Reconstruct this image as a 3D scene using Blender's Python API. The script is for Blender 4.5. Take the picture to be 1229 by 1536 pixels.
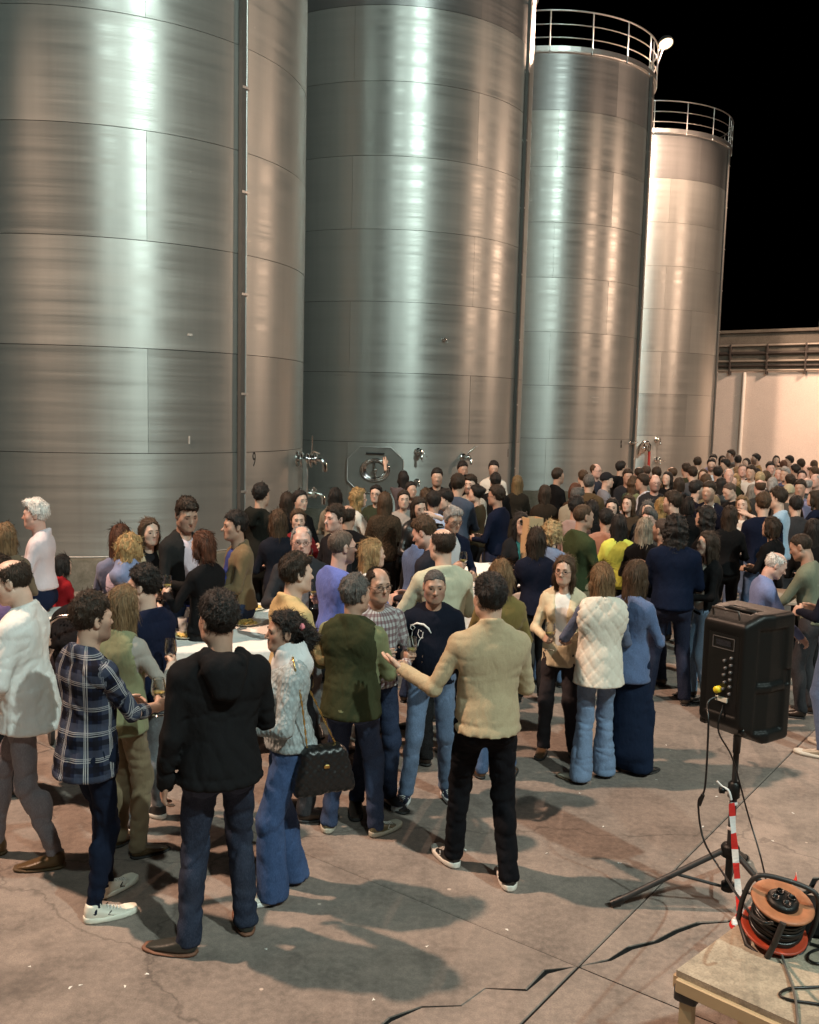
import bpy, math, random
import numpy as np
from mathutils import Vector, Matrix
random.seed(4)
for _o in list(bpy.data.objects): bpy.data.objects.remove(_o)
SC = bpy.context.scene
COL = SC.collection
R_ = math.radians

# ------------------------------------------------------------------ camera
CAM_H, FPX, PITCH, ROLL = 2.68, 1400.0, 0.1091, 0.0242
PW, PH = 1229.0, 1536.0
cd = bpy.data.cameras.new('camera'); cam = bpy.data.objects.new('camera', cd); COL.objects.link(cam)
cd.sensor_fit = 'HORIZONTAL'; cd.sensor_width = 36.0; cd.lens = 36.0*FPX/PW
cd.clip_start = 0.05; cd.clip_end = 600.0
cam.matrix_world = Matrix.Translation((0, 0, CAM_H)) @ Matrix.Rotation(math.pi/2-PITCH, 4, 'X') @ Matrix.Rotation(ROLL, 4, 'Z')
SC.camera = cam

# ------------------------------------------------------------------ night sky
w = bpy.data.worlds.new('World'); SC.world = w; w.use_nodes = True
nt = w.node_tree
bg = nt.nodes['Background']
sky = nt.nodes.new('ShaderNodeTexSky'); sky.sky_type = 'NISHITA'; sky.sun_disc = False
sky.sun_elevation = R_(-6.0); sky.sun_rotation = R_(200)
nt.links.new(sky.outputs[0], bg.inputs[0]); bg.inputs[1].default_value = 0.012

# ------------------------------------------------------------------ floodlights of the yard, and one added for the wall (their masts and housings are built below)
WARM = (1.0, 0.65, 0.46); COOL = (0.82, 1.0, 0.93)
FLOODS = [  # name, lamp position, aim, watts, colour, lens size
    ('cool_main', (11.0, -7.0, 18.0), (-1.0, 16.0, 2.0), 16500, COOL, 0.5),
    ('cool_side', (3.2, -8.0, 16.5), (-2.0, 14.0, 3.0), 4000, COOL, 0.5),
    ('warm_left', (-10.0, 6.5, 16.0), (6.0, 6.0, 0.0), 22000, WARM, 0.45, 80),
    ('warm_right', (18.0, 16.0, 9.5), (3.0, 22.0, 2.0), 2100, WARM, 1.0),
    ('warm_right', (20.0, 24.0, 9.0), (4.0, 24.0, 2.0), 2500, WARM, 1.0),
    ('warm_wall', (18.5, 33.5, 9.0), (15.5, 42.0, 2.0), 5200, WARM, 1.0, 108),  # lamp added out of view to brighten the pale wall
]
def add_flood(pos, aim, watts, colr, size, cone=150):
    ld = bpy.data.lights.new('flood_lamp', 'SPOT'); ld.energy = watts; ld.color = colr
    ld.shadow_soft_size = size*0.5; ld.spot_size = R_(cone); ld.spot_blend = 0.4
    lo = bpy.data.objects.new('flood_lamp', ld); COL.objects.link(lo)
    d = Vector(aim)-Vector(pos)
    lo.location = Vector(pos)+d.normalized()*0.12
    lo.rotation_euler = d.to_track_quat('-Z', 'Y').to_euler()
    return lo
for _f in FLOODS: add_flood(*_f[1:])

vs = SC.view_settings
vs.view_transform = 'Standard'; vs.look = 'None'; vs.exposure = 0.0; vs.gamma = 1.0
vs.use_curve_mapping = False

# ------------------------------------------------------------------ pixel of the photograph -> ray / point in the place
def ray(px, py):
    x = px-PW/2; y = PH/2-py
    c, s = math.cos(ROLL), math.sin(ROLL)
    x, y = c*x-s*y, s*x+c*y
    cp, sp = math.cos(PITCH), math.sin(PITCH)
    return np.array([x, FPX*cp+y*sp, -FPX*sp+y*cp])
def at_z(px, py, z=0.0):
    d = ray(px, py); t = (z-CAM_H)/d[2]
    return np.array([d[0]*t, d[1]*t, z])
def at_d(px, py, dist):
    d = ray(px, py); t = dist/math.hypot(d[0], d[1])
    return np.array([d[0]*t, d[1]*t, CAM_H+d[2]*t])

# ------------------------------------------------------------------ mesh helpers
def mesh_np(name, V, F, mats, smooth=True, mi=None, attrs=None):
    V = np.asarray(V, np.float32); me = bpy.data.meshes.new(name)
    if isinstance(F, np.ndarray) and F.ndim == 2:
        nf, k = F.shape; flat = F.astype(np.int32).ravel(); starts = np.arange(0, nf*k, k, dtype=np.int32)
    else:
        nf = len(F); ls = np.array([len(f) for f in F], np.int32)
        flat = np.concatenate([np.asarray(f, np.int32) for f in F]) if nf else np.zeros(0, np.int32)
        starts = np.concatenate([[0], np.cumsum(ls)[:-1]]).astype(np.int32)
    me.vertices.add(len(V)); me.vertices.foreach_set('co', V.ravel())
    me.loops.add(len(flat)); me.loops.foreach_set('vertex_index', flat)
    me.polygons.add(nf); me.polygons.foreach_set('loop_start', starts)
    me.update(calc_edges=True)
    for m in (mats if isinstance(mats, (list, tuple)) else [mats]): me.materials.append(m)
    if mi is not None: me.polygons.foreach_set('material_index', np.asarray(mi, np.int32))
    sm = smooth if isinstance(smooth, np.ndarray) else np.full(nf, bool(smooth))
    me.polygons.foreach_set('use_smooth', sm)
    if attrs:
        for an, (typ, arr) in attrs.items():
            a = me.attributes.new(an, typ, 'POINT')
            a.data.foreach_set('color' if typ == 'FLOAT_COLOR' else 'value', np.asarray(arr, np.float32).ravel())
    me.validate()
    return me
def link(name, me, parent=None, label=None, cat=None, group=None, kind=None, loc=None, rotz=None):
    o = bpy.data.objects.new(name, me); COL.objects.link(o)
    if parent is not None: o.parent = parent
    if loc is not None: o.location = loc
    if rotz is not None: o.rotation_euler = (0, 0, rotz)
    if label: o['label'] = label
    if cat: o['category'] = cat
    if group: o['group'] = group
    if kind: o['kind'] = kind
    return o
def empty(name, loc=(0, 0, 0), rotz=0, **k):
    return link(name, None, loc=loc, rotz=rotz, **k)

class MB:
    """collects boxes, tubes, lathes and prisms into one mesh"""
    def __init__(s): s.V = []; s.F = []; s.M = []; s.S = []
    def add(s, V, F, m=0, sm=False):
        b = len(s.V); s.V += [tuple(v) for v in V]
        for f in F: s.F.append(tuple(b+i for i in f)); s.M.append(m); s.S.append(sm)
    def box(s, c, size, rot=None, m=0, bev=0.0):
        hx, hy, hz = size[0]/2, size[1]/2, size[2]/2
        if bev <= 0:
            V = [(x, y, z) for x in (-hx, hx) for y in (-hy, hy) for z in (-hz, hz)]
            F = [(0, 1, 3, 2), (4, 6, 7, 5), (0, 4, 5, 1), (2, 3, 7, 6), (0, 2, 6, 4), (1, 5, 7, 3)]
        else:
            bv = min(bev, hx*.9, hy*.9, hz*.9); V = []; F = []
            lay = [(-hz, bv), (-hz+bv, 0), (hz-bv, 0), (hz, bv)]
            for z, ins in lay:
                a, b = hx-ins, hy-ins; i_ = bv
                V += [(-a+i_, -b, z), (a-i_, -b, z), (a, -b+i_, z), (a, b-i_, z), (a-i_, b, z), (-a+i_, b, z), (-a, b-i_, z), (-a, -b+i_, z)]
            for k in range(3):
                for i in range(8):
                    j = (i+1) % 8; F.append((k*8+i, k*8+j, k*8+8+j, k*8+8+i))
            F.append(tuple(range(7, -1, -1))); F.append(tuple(range(24, 32)))
        M = rot if rot is not None else Matrix.Identity(3)
        V = [tuple(M @ Vector(v) + Vector(c)) for v in V]
        s.add(V, F, m); return s
    def tube(s, pts, r, seg=10, m=0, cap=True, closed=False):
        pts = [Vector(p) for p in pts]; n = len(pts); V = []; F = []
        rr = r if isinstance(r, (list, tuple)) else [r]*n
        up = None
        for i, p in enumerate(pts):
            if closed: t = pts[(i+1) % n]-pts[i-1]
            else: t = pts[min(i+1, n-1)]-pts[max(i-1, 0)]
            t.normalize()
            if up is None:
                up = Vector((0, 0, 1)) if abs(t.z) < .9 else Vector((1, 0, 0))
            a = t.cross(up)
            if a.length < 1e-5: a = t.cross(Vector((.3, .8, .5)))
            a.normalize(); b = a.cross(t).normalized(); up = b
            for k in range(seg):
                w_ = 2*math.pi*k/seg
                V.append(p+(a*math.cos(w_)+b*math.sin(w_))*rr[i])
        rng = n if closed else n-1
        for i in range(rng):
            i2 = (i+1) % n
            for k in range(seg):
                k2 = (k+1) % seg; F.append((i*seg+k, i*seg+k2, i2*seg+k2, i2*seg+k))
        s.add(V, F, m, True)
        if cap and not closed:
            s.add(V[:seg], [tuple(range(seg))], m); s.add(V[-seg:], [tuple(range(seg-1, -1, -1))], m)
        return s
    def lathe(s, prof, seg=24, m=0, M=None, sm=True):
        V = []; F = []
        for r, z in prof:
            for k in range(seg):
                a = 2*math.pi*k/seg; V.append(Vector((r*math.cos(a), r*math.sin(a), z)))
        for i in range(len(prof)-1):
            for k in range(seg):
                k2 = (k+1) % seg; F.append((i*seg+k, i*seg+k2, (i+1)*seg+k2, (i+1)*seg+k))
        if M is not None: V = [M @ v for v in V]
        s.add(V, F, m, sm); return s
    def prism(s, poly, z0, z1, m=0, M=None):
        n = len(poly); V = [Vector((x, y, z0)) for x, y in poly]+[Vector((x, y, z1)) for x, y in poly]
        F = [tuple(range(n-1, -1, -1)), tuple(range(n, 2*n))]+[(i, (i+1) % n, n+(i+1) % n, n+i) for i in range(n)]
        if M is not None: V = [M @ v for v in V]
        s.add(V, F, m); return s
    def mesh(s, name, mats):
        return mesh_np(name, s.V, s.F, mats, np.array(s.S, bool), s.M)
    def obj(s, name, mats, parent=None, **k): return link(name, s.mesh(name, mats), parent, **k)

def catmull(pts, n=8):
    pts = [np.array(p, float) for p in pts]; P = [pts[0]]+pts+[pts[-1]]; out = []
    for i in range(1, len(P)-2):
        for k in range(n):
            t = k/n; a, b2, c2, d2 = P[i-1], P[i], P[i+1], P[i+2]
            out.append(.5*((2*b2)+(-a+c2)*t+(2*a-5*b2+4*c2-d2)*t*t+(-a+3*b2-3*c2+d2)*t**3))
    return [tuple(p) for p in out]+[tuple(pts[-1])]

# ------------------------------------------------------------------ materials
MATS = {}
class NT:
    def __init__(s, m): s.m = m; s.t = m.node_tree; s.b = s.t.nodes['Principled BSDF']
    def n(s, typ, **k):
        x = s.t.nodes.new(typ)
        for a, v in k.items():
            if a.startswith('i_'): x.inputs[a[2:].replace('_', ' ')].default_value = v
            elif isinstance(a, str): setattr(x, a, v)
        return x
    def l(s, a, b): s.t.links.new(a, b)
    def coord(s, which='Object', scale=(1, 1, 1), rot=(0, 0, 0)):
        c = s.n('ShaderNodeTexCoord'); mp = s.n('ShaderNodeMapping'); mp.inputs['Scale'].default_value = scale
        mp.inputs['Rotation'].default_value = rot
        s.l(c.outputs[which], mp.inputs['Vector']); return mp.outputs[0]
    def noise(s, vec, scale, detail=3, rough=.55, out='Fac'):
        x = s.n('ShaderNodeTexNoise'); x.inputs['Scale'].default_value = scale; x.inputs['Detail'].default_value = detail
        x.inputs['Roughness'].default_value = rough
        if vec is not None: s.l(vec, x.inputs['Vector'])
        return x.outputs[out]
    def ramp(s, fac, stops):
        x = s.n('ShaderNodeValToRGB'); e = x.color_ramp.elements
        while len(e) < len(stops): e.new(.5)
        for i, (p, c) in enumerate(stops): e[i].position = p; e[i].color = (c[0], c[1], c[2], 1) if not isinstance(c, (int, float)) else (c, c, c, 1)
        s.l(fac, x.inputs[0]); return x.outputs[0]
    def mix(s, fac, a, b, mode='MIX'):
        x = s.n('ShaderNodeMix', data_type='RGBA', blend_type=mode)
        for i, v in ((0, fac), (6, a), (7, b)):
            if hasattr(v, 'is_linked'): s.l(v, x.inputs[i])
            elif isinstance(v, (tuple, list)): x.inputs[i].default_value = (v[0], v[1], v[2], 1)
            else: x.inputs[i].default_value = v
        return x.outputs[2]
    def math(s, op, a, b=None, c=None):
        x = s.n('ShaderNodeMath', operation=op)
        for i, v in enumerate((a, b, c)):
            if v is None: continue
            if hasattr(v, 'is_linked'): s.l(v, x.inputs[i])
            else: x.inputs[i].default_value = v
        return x.outputs[0]
    def bump(s, h, strength=.3, dist=.01, prev=None):
        x = s.n('ShaderNodeBump'); x.inputs['Strength'].default_value = strength; x.inputs['Distance'].default_value = dist
        s.l(h, x.inputs['Height'])
        if prev is not None: s.l(prev, x.inputs['Normal'])
        s.l(x.outputs[0], s.b.inputs['Normal']); return x.outputs[0]
    def set(s, **k):
        for a, v in k.items():
            i = s.b.inputs[a.replace('_', ' ')]
            if hasattr(v, 'is_linked'): s.l(v, i)
            elif isinstance(v, (tuple, list)): i.default_value = (v[0], v[1], v[2], 1)
            else: i.default_value = v
def newmat(name):
    m = bpy.data.materials.new(name); m.use_nodes = True; MATS[name] = m
    return NT(m)
def plain(name, col, rough=.6, metal=0.0, var=.12, scale=12, bump=0.0, bscale=80):
    if name in MATS: return MATS[name]
    t = newmat(name); v = t.coord()
    f = t.noise(v, scale, 4)
    t.set(Base_Color=t.mix(f, tuple(c*(1-var) for c in col), tuple(min(1, c*(1+var)) for c in col)), Metallic=metal)
    t.set(Roughness=t.ramp(t.noise(v, scale*2.3, 3), [(0.2, max(0, rough-.08)), (.8, min(1, rough+.08))]))
    if bump: t.bump(t.noise(v, bscale, 3), bump, .004)
    return t.m
# ================================================================== the setting
# brushed stainless plate: grain runs round the tank, every plate a little different
ANI = .25
def steel_mat(name, base, rough, diff):
    t = newmat(name)
    v = t.coord('Object', (1, 1, 1)); vs_ = t.coord('Object', (.22, .22, 9.0)); vf = t.coord('Object', (.6, .6, 70.0))
    oi = t.n('ShaderNodeObjectInfo')
    band = t.noise(vs_, 1.0, 5, .65); fine = t.noise(vf, 1.0, 3, .6); blot = t.noise(v, .55, 4, .55)
    drip = t.noise(t.coord('Object', (5.0, 5.0, .25)), 1.0, 4, .6)
    c = t.mix(band, tuple(x*.86 for x in base), tuple(min(1, x*1.12) for x in base))
    c = t.mix(t.ramp(drip, [(.45, 0.0), (.75, .22)]), c, tuple(x*.62 for x in base))
    c = t.mix(t.ramp(blot, [(.5, 0.0), (.8, .25)]), c, tuple(x*.72 for x in base))
    tone = t.ramp(oi.outputs['Random'], [(0.0, .86), (1.0, 1.06)])
    c = t.mix(1.0, c, tone, 'MULTIPLY')
    spk = t.n('ShaderNodeTexVoronoi'); spk.inputs['Scale'].default_value = 1.3; t.l(v, spk.inputs['Vector'])
    c = t.mix(t.ramp(spk.outputs['Distance'], [(0.0, .5), (.035, 0.0)]), c, (.7, .7, .66))
    r = t.math('ADD', t.ramp(band, [(.25, rough-.10), (.75, rough+.10)]), t.math('MULTIPLY', t.math('SUBTRACT', fine, .5), .16))
    r = t.math('ADD', r, t.math('MULTIPLY', t.math('SUBTRACT', oi.outputs['Random'], .5), .06))
    t.set(Base_Color=c, Metallic=1.0-diff, Roughness=r, Anisotropic=.72)
    t.b.inputs['Anisotropic Rotation'].default_value = ANI
    tg = t.n('ShaderNodeTangent', direction_type='RADIAL', axis='Z'); t.l(tg.outputs[0], t.b.inputs['Tangent'])
    b1 = t.bump(t.noise(v, .8, 2), .045, .05)
    t.bump(fine, .05, .002, b1)
    return t.m
M_STEEL = steel_mat('brushed_steel', (.44, .45, .425), .40, .34)
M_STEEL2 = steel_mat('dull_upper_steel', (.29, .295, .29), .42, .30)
M_CORE = plain('seam_steel', (.10, .10, .10), .7, .6)
M_CHROME = plain('polished_steel', (.72, .72, .70), .14, 1.0, .05)
M_GALV = plain('galvanised', (.50, .50, .48), .45, .8, .15, 6)
M_DUCT = plain('grey_duct', (.09, .09, .085), .5, .3, .15, 4)
M_BLACK = plain('black_paint', (.02, .02, .02), .5)
M_RED = plain('red_paint', (.45, .04, .03), .45)

def concrete_mat(name, base, dark, stain=.5, rough=.85, slabvar=True, moss=None):
    t = newmat(name); v = t.coord('Object')
    g = t.n('ShaderNodeNewGeometry'); P = g.outputs['Position']
    a = t.noise(P, .55, 5, .6); b = t.noise(P, 3.2, 6, .65); c_ = t.noise(P, 26, 4, .6); d = t.noise(P, 150, 2, .5)
    c = t.mix(t.ramp(a, [(.38, 0.0), (.62, 1.0)]), dark, base)
    c = t.mix(t.ramp(b, [(.42, 0.0), (.72, stain)]), c, tuple(x*.55 for x in dark))
    c = t.mix(t.ramp(c_, [(.35, .35), (.62, 0.0)]), c, tuple(min(1, x*1.35) for x in base))
    c = t.mix(t.ramp(d, [(.35, .35), (.6, 0.0)]), c, tuple(x*.5 for x in dark))
    sp = t.n('ShaderNodeTexVoronoi'); sp.inputs['Scale'].default_value = 3.1; t.l(P, sp.inputs['Vector'])
    c = t.mix(t.ramp(sp.outputs['Distance'], [(0.0, .8), (.028, .8), (.04, 0.0)]), c, tuple(min(1, x*2.0) for x in base))
    scr = t.noise(t.coord('Object', (2, 22, 2), (0, 0, .7)), 1.4, 4, .6)
    c = t.mix(t.ramp(scr, [(.66, 0.0), (.74, .22)]), c, tuple(min(1, x*1.4) for x in base))
    if moss:
        z = t.n('ShaderNodeSeparateXYZ'); t.l(P, z.inputs[0])
        c = t.mix(t.ramp(t.noise(P, 2.4, 5), [(.4, 0.0), (.65, .8)]), c, moss)
    if slabvar:
        st = t.noise(P, .9, 6, .7); c = t.mix(t.ramp(st, [(.54, 0.0), (.64, .45), (.75, .6)]), c, tuple(x*.42 for x in dark))
        vr = t.n('ShaderNodeTexVoronoi', feature='DISTANCE_TO_EDGE'); vr.inputs['Scale'].default_value = .42; vw = t.mix(.3, P, t.noise(P, 2.5, 4, .6, 'Color')); t.l(vw, vr.inputs['Vector'])
        c = t.mix(t.ramp(vr.outputs['Distance'], [(0.0, .45), (.0018, .35), (.0035, 0.0)]), c, tuple(x*.18 for x in dark))
        oi = t.n('ShaderNodeObjectInfo'); c = t.mix(1.0, c, t.ramp(oi.outputs['Random'], [(0, .88), (1, 1.08)]), 'MULTIPLY')
    t.set(Base_Color=c, Roughness=t.ramp(b, [(.3, rough-.12), (.7, min(1, rough+.08))]))
    b1 = t.bump(b, .25, .02); t.bump(c_, .35, .006, b1)
    return t.m
M_GROUND = concrete_mat('yard_concrete', (.300, .245, .208), (.185, .155, .135), .8)
M_JOINT = plain('joint_dirt', (.012, .010, .009), .95, 0, .3, 9)
M_PLINTH = concrete_mat('plinth_concrete', (.20, .185, .15), (.13, .12, .095), .6, .9, False, (.075, .07, .045))

# ---- yard: one sheet, concrete slabs with open joints on it
gm = MB(); gm.box((5, 60, -.55), (700, 700, 1.0))
ground = gm.obj('ground', M_JOINT, kind='structure')
N0 = np.array([.88, 4.29]); UU = np.array([.80, -.60]); VV = np.array([.60, .80]); SL = 4.5; GAP = .004
def slab_mesh(poly, name='slab'):
    n = len(poly); V = []; F = []
    ctr = np.mean(poly, 0); ch = .006
    ins = [tuple(np.array(p)+(ctr-np.array(p))/np.linalg.norm(ctr-np.array(p))*ch*1.4) for p in poly]
    V = [(x, y, -.06) for x, y in poly]+[(x, y, -ch) for x, y in poly]+[(x, y, 0) for x, y in ins]
    for L in (0, 1):
        for i in range(n): F.append((L*n+i, L*n+(i+1) % n, (L+1)*n+(i+1) % n, (L+1)*n+i))
    F.append(tuple(range(2*n, 3*n)))
    return mesh_np(name, V, F, [M_GROUND, M_JOINT], False, [1]*n+[0]*n+[0])
sq = slab_mesh([(GAP, GAP), (SL-GAP, GAP), (SL-GAP, SL-GAP), (GAP, SL-GAP)])
ROTG = math.atan2(UU[1], UU[0])
def crack_path(p0, p1, seed, n=16, amp=.05):
    r = random.Random(seed); p0 = np.array(p0, float); p1 = np.array(p1, float); d = p1-p0; nrm = np.array([-d[1], d[0]])/np.linalg.norm(d)
    out = []
    for i in range(n+1):
        k = i/n; off = 0 if i in (0, n) else r.uniform(-amp, amp)
        out.append(p0+d*k+nrm*off)
    return out, nrm
for i in range(-9, 9):
    for j in range(-4, 14):
        o = N0+UU*SL*i+VV*SL*j
        cx, cy = o+UU*SL*.5+VV*SL*.5
        if not (-22 < cx < 34 and -3 < cy < 55): continue
        if (i, j) in ((0, 0), (-1, -1)):
            if j == 0: path, nr = crack_path((0, 0), (2.0, SL), 3, 30, .055)
            else: path, nr = crack_path((SL, SL), (SL-2.2, 0), 8, 30, .055)
            gp = GAP
            wds = [(.011 if 0 < k < len(path)-1 else .006)*random.uniform(.3, 1.7) for k in range(len(path))]
            A = [p+nr*w_ for p, w_ in zip(path, wds)]; B = [p-nr*w_ for p, w_ in zip(path, wds)]
            cl = lambda p: (min(max(p[0], gp), SL-gp), min(max(p[1], gp), SL-gp))
            if j == 0:
                polys = [[cl(p) for p in A]+[(gp, SL-gp)], [cl(p) for p in B[::-1]]+[(SL-gp, gp), (SL-gp, SL-gp)][0:1]+[(SL-gp, SL-gp)]]
                polys[0] = polys[0]; polys[1] = [cl(p) for p in B]+[(SL-gp, SL-gp), (SL-gp, gp)]
            else:
                polys = [[cl(p) for p in A]+[(SL-gp, gp)], [cl(p) for p in B]+[(gp, gp), (gp, SL-gp)]]
            for pl in polys:
                # triangulate robustly: keep as one ngon, counter-clockwise
                ar = sum(pl[k][0]*pl[(k+1) % len(pl)][1]-pl[(k+1) % len(pl)][0]*pl[k][1] for k in range(len(pl)))
                if ar < 0: pl = pl[::-1]
                link('slab', slab_mesh(pl), ground, loc=(o[0], o[1], 0), rotz=ROTG)
        else:
            link('slab', sq, ground, loc=(o[0], o[1], random.uniform(-.004, 0)), rotz=ROTG)
# far asphalt beyond the slabs keeps the sheet itself

# ---- tanks
TR = 3.376; Z0 = .46; CH = 1.5
TC = [(-5.316, 16.518), (-.653, 23.614), (3.762, 30.054), (8.425, 37.15)]
def tank_hit(i, px, py):
    d = ray(px, py); q = d/math.hypot(d[0], d[1]); ux, uy = TC[i]
    t0 = q[0]*ux+q[1]*uy; D2 = ux*ux+uy*uy-t0*t0
    t = t0-math.sqrt(max(0, TR*TR-D2)); x, y = q[0]*t, q[1]*t
    return math.atan2(y-uy, x-ux), CAM_H+q[2]*t
def plate_mesh(a0, a1, z0, z1, rr, mat):
    g = .0028/TR; gz = .0045; n = max(4, int((a1-a0)/R_(2.5)))
    V = []; F = []; sm = []
    for k in range(n+1):
        a = a0+g+(a1-a0-2*g)*k/n
        for z in (z0+gz, z1-gz): V.append((rr*math.cos(a), rr*math.sin(a), z))
    for k in range(n): F.append((k*2, k*2+2, k*2+3, k*2+1)); sm.append(True)
    ring = [k*2 for k in range(n+1)]+[k*2+1 for k in range(n, -1, -1)]
    b0 = len(V); m_ = len(ring)
    V += [V[q] for q in ring]+[(V[q][0]*(rr-.02)/rr, V[q][1]*(rr-.02)/rr, V[q][2]) for q in ring]
    for k in range(m_):
        k2 = (k+1) % m_; F.append((b0+k2, b0+k, b0+m_+k, b0+m_+k2)); sm.append(False)
    return mesh_np('plate', V, F, mat, np.array(sm))
SEAM = [((435, 470), (222, 600)), ((525, 500), (705, 600)), ((830, 400), (907, 560)), ((1000, 400), (1042, 400))]
TLAB = ['tall brushed steel tank marked 9, with a vertical duct on its side',
        'tall brushed steel tank with an oval manhole door and three valves',
        'brushed steel tank with a top railing that carries the lit floodlight',
        'railed brushed steel tank beside the pale wall, farthest along the row']
M_RAILS = plain('rail_steel', (.62, .62, .60), .35, .9, .06)
tanks = []
for i, (cx, cy) in enumerate(TC):
    t = empty('steel_tank', (cx, cy, 0), label=TLAB[i], cat='tank', group='row of wine tanks'); tanks.append(t)
    b = MB(); b.lathe([(0.01, Z0+.002), (TR-.016, Z0+.002), (TR-.016, Z0+8*CH-.005), (TR*.5, Z0+8*CH+.35), (0.01, Z0+8*CH+.6)], 96)
    b.obj('shell', M_CORE, t)
    b = MB(); b.lathe([(TR+.14, -.02), (TR+.14, Z0-.02), (TR+.12, Z0), (.01, Z0)], 96); b.obj('plinth', M_PLINTH, t)
    b = MB(); b.lathe([(TR-.01, Z0+.02), (TR+.035, Z0+.02), (TR+.035, Z0+.002), (TR-.01, Z0+.002)], 96); b.obj('base_ring', M_GALV, t)
    b = MB(); b.lathe([(TR-.05, Z0+8*CH-.01), (TR+.05, Z0+8*CH-.01), (TR+.05, Z0+8*CH+.07), (TR-.05, Z0+8*CH+.07)], 96); b.obj('top_ring', M_RAILS, t)
    se, so = tank_hit(i, *SEAM[i][0])[0], tank_hit(i, *SEAM[i][1])[0]
    for c in range(8):
        s0 = so if c % 2 else se
        for q in range(4):
            off = 0 if q == 0 else random.uniform(-.12, .12)
            a0 = s0+q*math.pi/2+(0 if q == 0 else .07*math.sin(c*2.1+q)); a1 = s0+(q+1)*math.pi/2+(0 if q == 3 else .07*math.sin(c*2.1+q+1))
            top = c == 7
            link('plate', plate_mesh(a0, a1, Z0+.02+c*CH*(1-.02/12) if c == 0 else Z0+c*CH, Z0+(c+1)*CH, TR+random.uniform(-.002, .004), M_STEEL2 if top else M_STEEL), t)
    # vertical duct with clips
    ap = tank_hit(i, *[(359, 400), (778, 400), (961, 400), (1082, 400)][i])[0]
    b = MB(); ca, sa = math.cos(ap), math.sin(ap); rot = Matrix.Rotation(ap, 3, 'Z')
    b.box(((TR+.055)*ca, (TR+.055)*sa, (Z0+.25+Z0+8*CH)/2), (.075, .075, 8*CH-.25), rot)
    b.obj('duct', M_DUCT, t)
    b = MB(); a2 = ap+.026
    b.tube([((TR+.05)*math.cos(a2), (TR+.05)*math.sin(a2), Z0+.2), ((TR+.05)*math.cos(a2), (TR+.05)*math.sin(a2), Z0+8*CH+1.0)], .022, 10); b.obj('conduit', M_GALV, t)
    cl = MB(); cl.box((0, 0, 0), (.09, .14, .035)); cm = cl.mesh('clip', M_GALV)
    for k in range(8):
        ac = ap+.012
        o = link('clip', cm, t, loc=((TR+.05)*math.cos(ac), (TR+.05)*math.sin(ac), Z0+.9+k*CH)); o.rotation_euler = (0, 0, ac)
    # railing round the roof: every post and rail
    zt = Z0+8*CH; RR = TR+.06
    post = MB(); post.tube([(0, 0, -.02), (0, 0, 1.08)], .02, 8); pm = post.mesh('post', M_RAILS)
    for k in range(18):
        a = 2*math.pi*k/18+.1
        link('post', pm, t, loc=(RR*math.cos(a), RR*math.sin(a), zt))
    for zz, rad in ((.38, .016), (.72, .016), (1.08, .024)):
        rm = MB(); rm.tube([(RR*math.cos(2*math.pi*k/72), RR*math.sin(2*math.pi*k/72), zt+zz) for k in range(72)], rad, 8, closed=True); rm.obj('rail', M_RAILS, t)
    km = MB(); km.lathe([(RR-.03, zt+.03), (RR+.015, zt+.03), (RR+.015, zt+.16), (RR-.03, zt+.16), (RR-.03, zt+.03)], 72, sm=False); km.obj('kick_plate', M_RAILS, t)

# ---- fittings on the tanks
def frame_at(i, px, py, out=0.0):
    a, z = tank_hit(i, px, py); return a, z, Matrix.Translation(((TR+out)*math.cos(a), (TR+out)*math.sin(a), z)) @ Matrix.Rotation(a, 4, 'Z') @ Matrix.Rotation(math.pi/2, 4, 'Y')
# in that frame local z points out of the tank, local -x is up, local y runs round the tank
def fit_obj(i, name, mb, M, mat, parent=None, **k):
    me = mb.mesh(name, mat); o = link(name, me, parent or tanks[i], **k); o.matrix_local = M; return o
def valve(i, px, py, s=1.0, lever=0.5, spout=True, stem=.12):
    a, z, M = frame_at(i, px, py)
    b = MB(); b.lathe([(.001, .03), (.09*s, .03), (.09*s, 0), (.06*s, -.01)], 20); b.lathe([(.04*s, 0), (.04*s, stem*s), (.065*s, stem*s), (.065*s, (stem+.02)*s), (.05*s, (stem+.03)*s), (.05*s, (stem+.09)*s), (.065*s, (stem+.10)*s), (.065*s, (stem+.12)*s), (.001, (stem+.12)*s)], 18)
    v = fit_obj(i, 'valve', b, M, M_CHROME)
    b = MB(); c_, s_ = math.cos(lever), math.sin(lever); zz = (stem+.06)*s
    b.tube([(0, 0, zz), (-.07*s, 0, zz), (-.09*s+.02*s*c_, .03*s*s_, zz+.01), (-.09*s+.24*s*c_, .24*s*s_, zz+.05)], .012*s, 8)
    link('lever', b.mesh('lever', M_CHROME), v)
    if spout:
        b = MB(); b.tube([(0, 0, (stem+.1)*s), (0, 0, (stem+.17)*s), (.05*s, 0, (stem+.21)*s), (.14*s, 0, (stem+.21)*s)], .03*s, 10); link('spout', b.mesh('spout', M_CHROME), v)
    return v
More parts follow.
